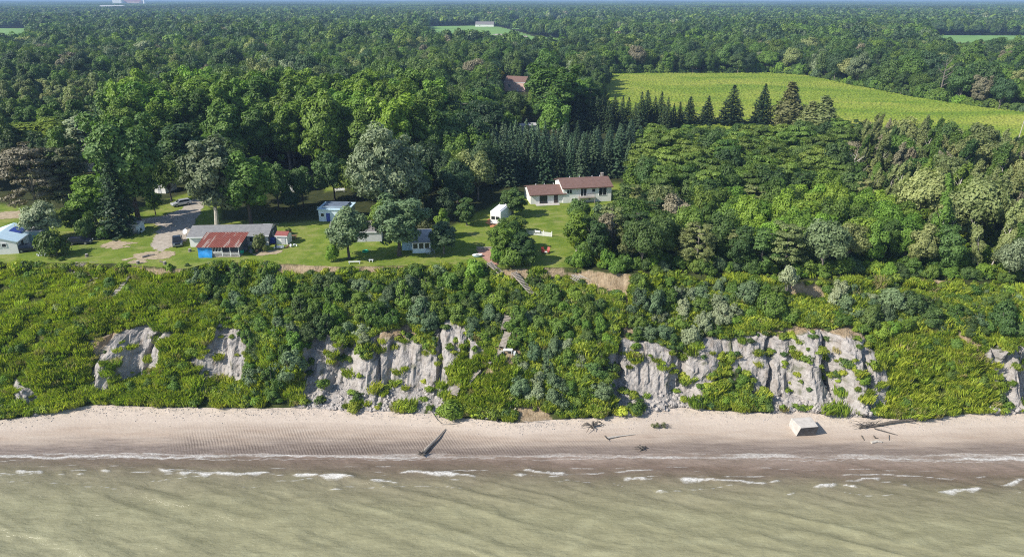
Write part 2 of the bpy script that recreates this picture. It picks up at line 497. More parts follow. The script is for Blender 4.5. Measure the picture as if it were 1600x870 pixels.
be = link('beach', npmesh('beach', np.stack([Xb, Yb, Zb], -1), grid_faces(len(BT), nX), 'beach_sand', smooth=True))
tag(be, kind='structure')

# water: one sheet, waves displaced, turbid with suspended sand towards the shore
YW = spacing(58, 95.5, 0.26, -3000, 95.6, 1.3)
XW = spacing(-112, 112, 0.30, -9000, 9000, 1.3)
Xw, Yw = np.meshgrid(XW, YW)
ca, sa = math.cos(R(-20)), math.sin(R(-20))
U = Xw * ca + Yw * sa; Vv = -Xw * sa + Yw * ca
wx = U + 3 * fbm(Xw / 11, Yw / 7, 101); vx = Vv + 2.2 * fbm(Xw / 14, Yw / 6, 102)
w1 = 1 - np.abs(vn(wx / 15, vx / 2.6, 103) * 2 - 1)
w2 = 1 - np.abs(vn(wx / 6, vx / 1.2, 104) * 2 - 1)
w3 = fbm(Xw / 1.3, Yw / .7, 105, 3)
sh = sstep(93, 84, Yw)
Zw = (0.34 * (w1 - .5) + 0.16 * (w2 - .5)) * (0.12 + 0.88 * sh) + 0.08 * (w3 - 0.5) * (.2 + .8 * sh)
fine = (np.abs(Xw) < 113) & (Yw > 50)
Zw = np.where(fine, Zw, 0)
foam = np.zeros_like(Xw)
SEG = [(22, 70, 736, 737), (88, 104, 741, 741), (118, 134, 741, 741), (155, 176, 735, 737), (244, 276, 733, 739), (276, 424, 740, 739), (455, 556, 740, 745),
       (512, 536, 763, 765), (622, 746, 736, 744), (815, 886, 735, 741), (800, 824, 742, 743), (972, 1016, 745, 750), (1060, 1200, 749, 754), (1022, 1046, 769, 770), (1268, 1310, 760, 758),
       (1314, 1342, 758, 761), (1318, 1378, 751, 747), (1462, 1536, 768, 764), (1404, 1422, 757, 760), (1225, 1244, 774, 772), (1200, 1222, 752, 751), (1565, 1600, 757, 750),
       (250, 258, 747, 751), (575, 625, 749, 752)]
Qx, Qy = P(Xw, Yw, np.zeros_like(Xw))
Qy2 = Qy + 5 * (fbm(Xw / 2.4, Yw * 0 + 2, 111) - 0.5)
for (x0, x1, y0, y1) in SEG:
    t = np.clip((Qx - x0) / (x1 - x0), 0, 1)
    dy = Qy2 - (y0 + (y1 - y0) * t)
    inside = sstep(x0 - 3, x0 + 10, Qx) * sstep(x1 + 3, x1 - 10, Qx)
    wd = 0.9 + 3.2 * vn(Qx / 16, t * 0 + x0, 112) ** 2 * min(1, (x1 - x0) / 60)
    prof = np.exp(-(dy / np.where(dy > 0, wd * 1.7, wd * .55)) ** 2)
    foam = np.maximum(foam, prof * inside)
    Zw = Zw + np.where(fine, 0.16 * np.exp(-((dy + 1) / 4) ** 2) * inside, 0)
# swash lines running along the whole shore
for (yb, amp, wd, s0, fac) in ((705.5, 7, 1.6, 121, 0.95), (713.5, 9, 1.9, 122, 0.9), (709.5, 8, 3.4, 124, 0.55), (717, 9, 1.0, 123, 0.6)):
    yy = yb + amp * (fbm(Xw / 9, Xw * 0 + s0, s0, 4) - 0.5) + 2.5 * (vn(Xw / 1.1, Xw * 0, s0 + 5) - .5) - 6 * sstep(-55, -85, Xw) * 0 + 4 * sstep(30, 90, Xw)
    g = np.exp(-((Qy - yy) / wd) ** 2) * (0.45 + 0.75 * vn(Xw / 6, Xw * 0 + 3, s0 + 9))
    foam = np.maximum(foam, g * fac)
for (yb, amp, wd, s0, fac) in ((737, 16, .9, 131, .95), (741, 18, .8, 132, .8), (748, 26, .7, 133, .7), (760, 30, .7, 135, .6), (729, 8, .7, 134, .6)):
    yy = yb + amp * (fbm(Xw / 11, Xw * 0 + s0, s0, 4) - 0.5) + 10 * sstep(10, 90, Xw)
    foam = np.maximum(foam, np.exp(-((Qy - yy) / wd) ** 2) * fac * sstep(.50, .66, fbm(Xw / 5, Xw * 0 + 7, s0 + 9, 3)))
foam = np.where(fine, foam, 0)
m, nt, b = newmat('lake_water')
ps = worldpos(nt)
sep = N(nt, 'ShaderNodeSeparateXYZ'); nt.links.new(ps, sep.inputs[0])
wy = noise(nt, 1.0, 5, 0.6, worldpos(nt, (0.06, 0.16, 1)), 0.8)
yy = math_(nt, 'ADD', sep.outputs['Y'], math_(nt, 'MULTIPLY', math_(nt, 'SUBTRACT', wy, 0.5), 5.5))
xs = math_(nt, 'MULTIPLY', sep.outputs['X'], 0.030)
yy = math_(nt, 'ADD', yy, xs)
yf = math_(nt, 'DIVIDE', math_(nt, 'SUBTRACT', yy, 60), 35)
c = ramp(nt, yf, [(0.10, (0.265, 0.255, 0.150)), (0.52, (0.240, 0.228, 0.135)), (0.71, (0.200, 0.180, 0.115)), (0.79, (0.150, 0.120, 0.086)),
                  (0.85, (0.168, 0.126, 0.098)), (0.885, (0.23, 0.178, 0.145)), (1.0, (0.24, 0.195, 0.162))])
mp = N(nt, 'ShaderNodeMapping'); mp.inputs['Rotation'].default_value = (0, 0, R(20)); mp.inputs['Scale'].default_value = (0.05, 0.22, 1)
g = N(nt, 'ShaderNodeNewGeometry'); nt.links.new(g.outputs['Position'], mp.inputs['Vector'])
st = noise(nt, 1.6, 6, 0.62, mp.outputs[0], 1.2)
st2 = noise(nt, 0.5, 5, 0.6, worldpos(nt, (0.5, 1, 1)), 0.5)
k = ramp(nt, math_(nt, 'ADD', math_(nt, 'MULTIPLY', st, 0.6), math_(nt, 'MULTIPLY', st2, 0.4)), [(0.36, (0.80, 0.80, 0.79)), (0.50, (0.99, 0.99, 0.99)), (0.62, (1.16, 1.17, 1.19))])
c = mixc(nt, 1.0, c, k, 'MULTIPLY')
fo = attr(nt, 'foam')
fn = noise(nt, 2.4, 8, 0.8, worldpos(nt, (0.8, 1.6, 1)), 0.8)
ff = math_(nt, 'MULTIPLY', fo, math_(nt, 'SUBTRACT', math_(nt, 'MULTIPLY', fn, 3.6), 0.95))
ff = ramp(nt, ff, [(0.18, 0.0), (0.85, 1.0)])
ff = math_(nt, 'MULTIPLY', ff, 0.8)
c = mixc(nt, ff, c, (0.66, 0.65, 0.62))
nt.links.new(c, b.inputs['Base Color'])
rr = N(nt, 'ShaderNodeMapRange'); rr.inputs['To Min'].default_value = 0.20; rr.inputs['To Max'].default_value = 0.8
nt.links.new(ff, rr.inputs['Value']); nt.links.new(rr.outputs[0], b.inputs['Roughness'])
b.inputs['IOR'].default_value = 1.33
bh = math_(nt, 'ADD', noise(nt, 1.3, 6, 0.62, worldpos(nt, (0.6, 1.5, 1)), 0.4), math_(nt, 'MULTIPLY', ff, 0.25))
bump(nt, b, bh, 0.6, 0.32)
wa = link('lake', npmesh('lake', np.stack([Xw, Yw, Zw], -1), grid_faces(len(YW), len(XW)), 'lake_water', {'foam': ('POINT', foam)}, smooth=True))
tag(wa, kind='structure')

# ------------------------------------------------------------------ plateau
LAWN = [
    [(-300, 330), (0, 318), (60, 325), (150, 335), (200, 330), (300, 300), (330, 282), (345, 300), (345, 345), (430, 348), (490, 346), (560, 344), (690, 356), (730, 345), (745, 332), (790, 312),
     (820, 300), (960, 285), (1000, 292), (1000, 306), (958, 322), (900, 345), (905, 430), (-300, 425)],
    [(505, 285), (540, 280), (542, 296), (508, 300)],
]
FIELD = [(925, 121), (1000, 118), (1200, 117), (1260, 121), (1340, 138), (1450, 160), (1600, 180), (1750, 196), (1750, 250), (1540, 236), (1300, 214), (1060, 211), (960, 190), (945, 150)]
FIELD2 = [[(664, 78), (668, 42), (742, 41), (775, 42), (800, 48), (830, 57), (890, 62), (915, 88), (860, 88), (800, 84)], [(-60, 84), (-60, 45), (48, 45), (48, 84)],
          [(1450, 92), (1440, 56), (1700, 57), (1700, 98)], [(800, 46), (800, 34), (888, 34), (892, 46)]]
YP = np.concatenate([np.linspace(0, 1, 60) ** 1.15 * 120])
YPf = spacing(245, 246, 3.0, 244.9, 16000, 1.06)
Xp, Sp = np.meshgrid(XS, YP)
e = edge_y(XS)[None, :]
Yp1 = e + Sp / 120 * (245 - e)
Xp2, Yp2 = np.meshgrid(XS, YPf[YPf > 245.5])
Xp = np.concatenate([Xp, Xp2]); Yp = np.concatenate([Yp1, Yp2])
Zp = PLAT + np.where(Yp > 560, -0.4, 0)
Yp[0] = BY[-1]; Zp[0] = BZ[-1]
gx, gy = P(Xp, Yp, PLAT)
gj = 14 * (fbm(Xp / 4, Yp / 4, 140) - 0.5)
lawn = np.zeros_like(Xp)
for q in LAWN: lawn = np.maximum(lawn, sstep(-2, 3, polydist(gx, gy + gj * 0.5, q)))
m, nt, b = newmat('ground_grass')
pos = worldpos(nt)
ga = ramp(nt, noise(nt, 0.30, 6, 0.62, pos, 0.5), [(0.30, (0.084, 0.138, 0.017)), (0.50, (0.144, 0.198, 0.027)), (0.72, (0.233, 0.245, 0.066))])
gb = ramp(nt, noise(nt, 3.0, 5, 0.7, pos), [(0.3, (0.72, 0.72, 0.72)), (0.7, (1.25, 1.25, 1.25))])
ga = mixc(nt, 1.0, ga, gb, 'MULTIPLY')
ga = mixc(nt, ramp(nt, noise(nt, 0.16, 5, 0.7, worldpos(nt, (1, 1.6, 1)), 0.8), [(0.52, 0.0), (0.70, 0.6)]), ga, (0.30, 0.27, 0.12))
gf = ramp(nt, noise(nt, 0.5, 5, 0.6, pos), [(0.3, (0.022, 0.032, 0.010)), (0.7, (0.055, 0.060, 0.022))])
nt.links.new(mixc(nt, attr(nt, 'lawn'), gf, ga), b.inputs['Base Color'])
b.inputs['Roughness'].default_value = 0.95; b.inputs['Specular IOR Level'].default_value = 0.1
bump(nt, b, noise(nt, 5, 5, 0.7, pos), 0.6, 0.12)
gr = link('ground', npmesh('ground', np.stack([Xp, Yp, Zp], -1), grid_faces(Xp.shape[0], nX), 'ground_grass', {'lawn': ('POINT', lawn)}))
tag(gr, kind='structure')

def sheet(name, poly_px, mat, z, res=0.4, jit=1.2, jsc=1.5, seed=200, zn=0.0):
    """ragged-edged sheet over the ground, made of small cells"""
    w = [G(a, b_, PLAT) for a, b_ in poly_px]; w = [(float(a), float(b_)) for a, b_ in w]
    xa = np.arange(min(a for a, _ in w) - 2, max(a for a, _ in w) + 2, res); ya = np.arange(min(b_ for _, b_ in w) - 2, max(b_ for _, b_ in w) + 2, res)
    X, Y_ = np.meshgrid(xa, ya)
    d = polydist(X, Y_, w) + jit * (fbm(X / jsc, Y_ / jsc, seed) - 0.5) * 2
    f = grid_faces(len(ya), len(xa))
    keep = (d.ravel()[f] > 0).any(1)
    f = f[keep]
    us, inv = np.unique(f, return_inverse=True)
    V = np.stack([X.ravel()[us], Y_.ravel()[us], np.full(len(us), z) + zn * fbm(X.ravel()[us] / .7, Y_.ravel()[us] / .7, seed + 3)], -1)
    o = link(name, npmesh(name, V, inv.reshape(-1, 4), mat))
    return tag(o, kind='structure')

m, nt, b = newmat('gravel')
pos = worldpos(nt)
c = ramp(nt, noise(nt, 0.8, 6, 0.65, pos), [(0.3, (0.26, 0.225, 0.18)), (0.65, (0.42, 0.37, 0.31))])
c = mixc(nt, 1.0, c, ramp(nt, noise(nt, 7, 4, 0.7, pos), [(0.3, (0.75, 0.75, 0.75)), (0.7, (1.2, 1.2, 1.2))]), 'MULTIPLY')
nt.links.new(c, b.inputs['Base Color']); b.inputs['Roughness'].default_value = 0.95
bump(nt, b, noise(nt, 8, 4, 0.7, pos), 0.6, 0.06)
m, nt, b = newmat('bare_dirt')
pos = worldpos(nt)
nt.links.new(ramp(nt, noise(nt, 1.0, 6, 0.65, pos), [(0.3, (0.22, 0.17, 0.10)), (0.65, (0.42, 0.34, 0.23))]), b.inputs['Base Color'])
b.inputs['Roughness'].default_value = 0.95
bump(nt, b, noise(nt, 6, 4, 0.7, pos), 0.7, 0.08)
sheet('gravel_lane', [(236, 370), (262, 362), (292, 362), (292, 376), (262, 386), (250, 394), (240, 384), (238, 378), (252, 354), (240, 348), (190, 349), (160, 349), (160, 346), (205, 344), (256, 338), (284, 328),
                      (302, 312), (316, 299), (334, 289), (346, 290), (334, 300), (318, 314), (312, 332), (302, 346), (298, 362), (262, 362)], 'gravel', PLAT + 0.02, 0.4, 0.8)
sheet('dirt_patch', [(200, 405), (235, 392), (268, 395), (262, 404), (232, 406), (222, 410)], 'bare_dirt', PLAT + 0.03, 0.3, 2.2, 1.6, 210)
sheet('dirt_patch', [(150, 385), (180, 378), (210, 380), (180, 388)], 'bare_dirt', PLAT + 0.03, 0.3, 2.0, 1.2, 215)
sheet('dirt_patch', [(400, 394), (425, 391), (440, 392), (430, 396), (402, 400)], 'bare_dirt', PLAT + 0.03, 0.3, 1.0, 1.2, 218)
sheet('dirt_track', [(-60, 336), (30, 330), (60, 333), (60, 339), (-60, 345)], 'bare_dirt', PLAT + 0.03, 0.4, 2.0, 2.2, 220)
sheet('dirt_patch', [(762, 342), (784, 341), (792, 352), (764, 356)], plain('red_mulch', (0.42, 0.19, 0.08), 0.9, 0.3, 3), PLAT + 0.03, 0.3, 0.8, 1.2, 230)

# corn field: a standing crop, raised and rough
m, nt, b = newmat('corn')
pos = worldpos(nt)
c = ramp(nt, noise(nt, 1.0, 5, 0.6, worldpos(nt, (0.02, 0.05, 1)), 0.4), [(0.32, (0.102, 0.170, 0.017)), (0.50, (0.178, 0.230, 0.031)), (0.68, (0.246, 0.264, 0.051))])
c = mixc(nt, 1.0, c, ramp(nt, noise(nt, 1.4, 5, 0.75, worldpos(nt, (1, 0.8, 1))), [(0.32, (0.80, 0.82, 0.80)), (0.68, (1.17, 1.15, 1.12))]), 'MULTIPLY')
nt.links.new(c, b.inputs['Base Color']); b.inputs['Roughness'].default_value = 0.8; b.inputs['Specular IOR Level'].default_value = 0.15
m, nt, b = newmat('soy')
nt.links.new(ramp(nt, noise(nt, 0.02, 5, 0.6, worldpos(nt)), [(0.3, (0.100, 0.210, 0.040)), (0.7, (0.170, 0.300, 0.060))]), b.inputs['Base Color']); b.inputs['Roughness'].default_value = 0.85
def crop(name, poly, mat, res, h, z):
    w = [(float(a), float(b_)) for a, b_ in (G(p, q, PLAT) for p, q in poly)]
    xa = np.arange(min(a for a, _ in w), max(a for a, _ in w), res); ya = np.arange(min(b_ for _, b_ in w), max(b_ for _, b_ in w), res)
    X, Y_ = np.meshgrid(xa, ya)
    d = polydist(X, Y_, w)
    rr_ = rng.random(X.shape)
    rows = 0.5 + 0.5 * np.sin((Y_ + 0.12 * X) * 2 * math.pi / (res * 3.0))
    Z_ = z + sstep(0, res * 2, d) * (h * (0.55 + 0.3 * rr_ + 0.15 * rows)) + (d > res) * 0.5 * h * (fbm(X / 60, Y_ / 30, 301) - .5)
    f = grid_faces(len(ya), len(xa)); f = f[(d.ravel()[f] > 0).any(1)]
    us, inv = np.unique(f, return_inverse=True)
    V = np.stack([X.ravel(), Y_.ravel(), Z_.ravel()], -1)[us]
    return link(name, npmesh(name, V, inv.reshape(-1, 4), mat))
tag(crop('corn_field', FIELD, 'corn', 0.75, 2.0, PLAT + 0.05), 'broad yellow-green corn field beyond the conifers on the right', 'corn field', kind='stuff')
for q in FIELD2[:3]:
    tag(crop('crop_field', q, 'soy', 5.0, 1.0, PLAT + 0.1), 'low bright green crop in a far clearing of the forest', 'crop field', kind='stuff')
for q in FIELD2[3:]:
    tag(crop('crop_field', q, 'soy', 9.0, 1.0, PLAT + 0.1), 'low bright green crop in a far clearing of the forest', 'crop field', kind='stuff')
# ------------------------------------------------------------------ foliage shapes
def unit(a): return a / (np.linalg.norm(a, axis=-1, keepdims=True) + 1e-9)

def leaf_quads(Pn, Nn, s, asp=0.6, curl=0.0):
    n = len(Pn)
    r_ = rng.normal(size=(n, 3))
    t = unit(np.cross(Nn, r_)); b_ = np.cross(Nn, t)
    s = np.broadcast_to(np.asarray(s, float), (n,))[:, None]
    V = np.stack([Pn + t * s, Pn + b_ * s * asp + Nn * s * curl, Pn - t * s, Pn - b_ * s * asp + Nn * s * curl], 1).reshape(-1, 3)
    return V

def crown(puffs, n, size, squash=0.85, up=0.25, rag=0.35):
    """leaves scattered through a set of puffs (x, y, z, r)"""
    pf = np.asarray(puffs, float)
    w = pf[:, 3] ** 2; k = rng.choice(len(pf), n, p=w / w.sum())
    d = rng.normal(size=(n, 3)); d[:, 2] += up; d = unit(d)
    rad = pf[k, 3] * (1 - rag * rng.random(n) ** 1.6 + 0.10 * rng.normal(size=n))
    pos = pf[k, :3] + d * rad[:, None] * np.array([1, 1, squash])
    ctr = pf[:, :3].mean(0); out = unit((pos - ctr) * np.array([1, 1, 1.0]))
    Nn = unit(d * 0.75 + out * 0.55 + np.array([0, 0, .15]) + rng.normal(size=(n, 3)) * 0.38)
    V = leaf_quads(pos, Nn, size * (0.6 + 0.8 * rng.random(n)), 0.62, 0.18)
    pv = rng.random(len(pf))
    vv = np.clip(0.6 * pv[k] + 0.4 * rng.random(n), 0, 1)
    return V, vv

def ell_puffs(n, cz, rx, rz, r0, r1, jit=0.25, low=-0.75, flat=0.0):
    out = []
    i = 0
    while len(out) < n:
        i += 1
        d = unit(rng.normal(size=3))
        if d[2] < low: continue
        f = rng.uniform(0.55, 1.0) if rng.random() < 0.8 else rng.uniform(0.1, 0.5)
        f *= 1 + jit * rng.normal() * 0.5
        p = np.array([d[0] * rx * f, d[1] * rx * f, cz + d[2] * rz * f])
        out.append((*p, rng.uniform(r0, r1)))
    return np.array(out)

def limb_tubes(mb, base_h, tips, r0, lean=(0, 0)):
    top = Vector((lean[0], lean[1], base_h))
    mb.tube([(0, 0, -0.3), (0.02 * base_h, 0, base_h * 0.1), (lean[0] * .5, lean[1] * .5 + 0.02 * base_h, base_h * 0.55), top], [r0 * 1.35, r0, r0 * 0.8, r0 * 0.62], 8)
    for t in tips:
        t = Vector(t); mid = top.lerp(t, 0.5) + Vector((random.uniform(-.3, .3), random.uniform(-.3, .3), 0.25))
        mb.tube([top - Vector((0, 0, base_h * random.uniform(0, .25))), mid, t], [r0 * 0.5, r0 * 0.3, r0 * 0.10], 5)

SHAPES = {}      # name -> (crown V, v, trunk MB, height, radius)
def shape(name, V, vv, mb, h, r): SHAPES[name] = (V, vv, mb, h, r)

def make_round(name, h, r, n, size, npf=46, low=-0.6, cz=.6, r0=.22, r1=.38, rag=.35):
    rz = h * (1 - cz)
    pf = ell_puffs(npf, h * cz, r * 0.86, rz * 0.86, r * r0, r * r1, low=low)
    V, vv = crown(pf, n, size, rag=rag)
    mb = MB(); tips = [pf[i, :3] for i in rng.choice(len(pf), 9, False)]
    limb_tubes(mb, h * 0.30, tips, h * 0.020)
    shape(name, V, vv, mb, h, r)
for i in range(4): make_round('round%d' % i, 14, 5.6, 9000, 0.34, 50 + 6 * i, cz=.58)
for i in range(4): make_round('tall%d' % i, 24, 6.2, 15000, 0.42, 90, low=-.9, cz=.55, r0=.18, r1=.34)
for i in range(3): make_round('oval%d' % i, 13, 3.4, 6500, 0.30, 44, low=-.9, cz=.53, r0=.24, r1=.42)
make_round('bigwillow', 24, 9.5, 26000, 0.36, 150, low=-.8, cz=.52, r0=.13, r1=.24)
for i in range(3):   # flat-tiered locust crowns
    pf = ell_puffs(60, 6.6, 4.6, 4.0, .8, 1.5, low=-.3)
    pf[:, 2] = np.round(pf[:, 2] / 1.1) * 1.1 + rng.normal(size=60) * .12
    V, vv = crown(pf, 8500, .27, squash=.38, up=.8, rag=.3)
    mb = MB(); limb_tubes(mb, 3.5, pf[:8, :3], .2)
    shape('locust%d' % i, V, vv, mb, 11, 5.2)
for i in range(4):   # slender wind-blown poplars with plume-like sprays
    pf = []
    lx = rng.uniform(.6, 1.6)
    for k in range(34):
        z = rng.uniform(3.0, 13.0); rr_ = (1 - abs(z - 7.5) / 7.5) * 1.9 + .3
        a = rng.uniform(0, 6.28); q = rng.uniform(.2, 1)
        bx, by = rr_ * q * math.cos(a), rr_ * q * math.sin(a)
        for s_ in range(4):
            pf.append((bx + s_ * .22 + lx * z / 13, by, z + s_ * .42, .62 - .10 * s_))
    V, vv = crown(pf, 6000, .23, squash=1.2, rag=.6, up=.1)
    mb = MB(); mb.tube([(0, 0, -.3), (lx * .25, .1, 4), (lx * .55, 0, 8), (lx, 0, 12.5)], [.17, .13, .09, .03], 6)
    for k in range(6):
        z = rng.uniform(3, 10); a = rng.uniform(0, 6.28)
        mb.tube([(lx * z / 13, 0, z), (lx * z / 13 + 1.3 * math.cos(a), 1.3 * math.sin(a), z + 1.7)], [.06, .02], 4)
    shape('poplar%d' % i, V, vv, mb, 14, 2.4)
for i in range(4):   # spruces: whorls of drooping boughs
    h, r = 14, 2.9
    Pp, Nn, S, vv = [], [], [], []
    for k in range(30):
        f = k / 29; z = .8 + f * (h - 1.0); rl = r * (1 - f) ** .85 * rng.uniform(.85, 1.12) + .12
        nb = int(5 + 9 * (1 - f)); a0 = rng.uniform(0, 6.28)
        for j in range(nb):
            a = a0 + j * 6.283 / nb + rng.normal() * .12; L = rl * rng.uniform(.75, 1.12); bv = rng.random()
            m_ = max(5, int(L * 10))
            t = np.sqrt(rng.random(m_)); side = rng.normal(size=m_) * .16 * L * (1.1 - t)
            x = math.cos(a) * t * L - math.sin(a) * side; y = math.sin(a) * t * L + math.cos(a) * side
            zz = z - t ** 1.4 * L * .30 + rng.normal(size=m_) * .09 + .35 * t ** 4 * L * .4
            Pp.append(np.stack([x, y, zz], 1)); n0 = np.stack([np.full(m_, math.cos(a) * .45), np.full(m_, math.sin(a) * .45), np.ones(m_)], 1)
            Nn.append(unit(n0 + rng.normal(size=(m_, 3)) * .4)); vv.append(np.clip(.5 * bv + .5 * rng.random(m_), 0, 1))
    Pp = np.concatenate(Pp); Nn = np.concatenate(Nn); vv = np.concatenate(vv)
    V = leaf_quads(Pp, Nn, .26 * (.7 + .6 * rng.random(len(Pp))), .5)
    mb = MB(); mb.tube([(0, 0, -.3), (0, 0, h * .5), (0, 0, h * .97)], [.22, .13, .03], 7)
    shape('spruce%d' % i, V, vv, mb, h, r)
for i in range(3):   # pines with flat plates of needles and gaps
    pf = []
    for k in range(13):
        z = 3.2 + k * .68; q = 4.2 * (1 - ((k - 4) / 11) ** 2) ** .5
        for j in range(5):
            a = rng.uniform(0, 6.28); d_ = q * rng.uniform(.35, 1)
            pf.append((d_ * math.cos(a), d_ * math.sin(a), z + rng.normal() * .15, rng.uniform(.7, 1.35)))
    V, vv = crown(pf, 6500, .24, squash=.32, up=.6, rag=.5)
    mb = MB(); mb.tube([(0, 0, -.3), (.1, 0, 5), (0, .1, 11.5)], [.26, .18, .05], 7)
    for p_ in pf[::4]: mb.tube([(0, 0, p_[2] - .5), (p_[0] * .8, p_[1] * .8, p_[2] - .1)], [.08, .03], 4)
    shape('pine%d' % i, V, vv, mb, 12.5, 4.4)
for i in range(2):   # junipers: dense flames
    pf = [(rng.normal() * .8 * (1 - z / 10), rng.normal() * .8 * (1 - z / 10), z, 1.15 * (1 - z / 11) + .25) for z in np.linspace(.6, 9.2, 42)]
    V, vv = crown(pf, 5500, .22, squash=1.5, rag=.4)
    mb = MB(); mb.tube([(0, 0, -.3), (0, 0, 6)], [.2, .08], 6)
    shape('juniper%d' % i, V, vv, mb, 10, 2.3)
for i in range(5):   # thickets: many-stemmed, lumpy, foliage to the ground
    pf = []
    for k in range(7):
        a = rng.uniform(0, 6.28); q = rng.uniform(0, 1.9); hz = rng.uniform(2.0, 4.3) * (1 - q / 5)
        for j in range(9):
            d = unit(rng.normal(size=3)); pf.append((q * math.cos(a) + d[0] * 1.0, q * math.sin(a) + d[1] * 1.0, max(.4, hz * .6 + d[2] * hz * .4), rng.uniform(.35, .75)))
    V, vv = crown(pf, 6500, .17, rag=.5, up=.4, squash=.95)
    mb = MB()
    for k in range(5):
        a = k * 1.25; mb.tube([(.2 * math.cos(a), .2 * math.sin(a), -.5), (.8 * math.cos(a), .8 * math.sin(a), 1.4), (1.2 * math.cos(a), 1.2 * math.sin(a), 3)], [.09, .06, .02], 5)
    shape('thicket%d' % i, V, vv, mb, 4.3, 2.8)
for i in range(5):   # shrubs down to the ground
    pf = ell_puffs(26, .9, 1.35, 1.0, .38, .72, low=-.35)
    pf[:, 2] = np.maximum(pf[:, 2], .25)
    V, vv = crown(pf, 2600, .15, rag=.4)
    mb = MB()
    for k in range(5):
        a = k * 1.25; mb.tube([(.1 * math.cos(a), .1 * math.sin(a), -.4), (.5 * math.cos(a), .5 * math.sin(a), .7), (.8 * math.cos(a), .8 * math.sin(a), 1.4)], [.05, .035, .015], 4)
    shape('shrub%d' % i, V, vv, mb, 2.4, 1.9)
# low weeds and grasses for the ground cover
def tuft(n, h, spread, wdt):
    a = rng.uniform(0, 6.28, n); q = np.sqrt(rng.random(n)) * spread
    b0 = np.stack([q * np.cos(a), q * np.sin(a), np.full(n, -.08)], 1)
    hh = h * rng.uniform(.5, 1.1, n); la = rng.uniform(0, 6.28, n); ln = rng.uniform(.1, .5, n) * hh
    tip = b0 + np.stack([ln * np.cos(la) + .35 * hh, ln * np.sin(la) - .15 * hh, hh], 1)
    sd_ = np.stack([-np.sin(la), np.cos(la), np.zeros(n)], 1) * wdt
    mid = (b0 + tip) / 2 + np.array([0, 0, .12 * h])
    V = np.stack([b0, mid + sd_, tip, mid - sd_], 1).reshape(-1, 3)
    return V, rng.random(n)
TUFTS = {}
for i in range(3): TUFTS['grass%d' % i] = tuft(130, .85, .72, .06)
for i in range(3):
    pf = ell_puffs(12, .22, .55, .28, .16, .34, low=-.2)
    TUFTS['weed%d' % i] = crown(pf, 420, .10, rag=.5, up=.5)
def qf(V): return np.arange(len(V)).reshape(-1, 4)
MC = {}
def crown_mesh(sh, mat):
    if (sh, mat) not in MC:
        V, vv = SHAPES[sh][:2]
        MC[(sh, mat)] = npmesh('crown', V, qf(V), mat, {'v': ('FACE', vv)})
    return MC[(sh, mat)]
def trunk_mesh(sh, mat):
    if (sh, mat, 't') not in MC: MC[(sh, mat, 't')] = SHAPES[sh][2].mesh('trunk', mat)
    return MC[(sh, mat, 't')]

def tree(name, label, cat, sh, mat, x, y, z, h, w=None, bark='bark_gray', group=None, rz=None, crown_name='crown'):
    t = thing(name, label, cat, (x, y, z), random.uniform(0, 6.28) if rz is None else rz, group)
    sz = h / SHAPES[sh][3]; sx = sz if w is None else w / 2 / SHAPES[sh][4]
    t.scale = (sx, sx * random.uniform(.88, 1.12), sz); ll = .16 if 'poplar' in sh else .04; t.rotation_euler[0] = random.uniform(-ll, ll); t.rotation_euler[1] = random.uniform(-ll * .3, ll)
    link(crown_name, crown_mesh(sh, mat), t)
    link('trunk' if crown_name == 'crown' else 'stem', trunk_mesh(sh, bark), t)
    return t

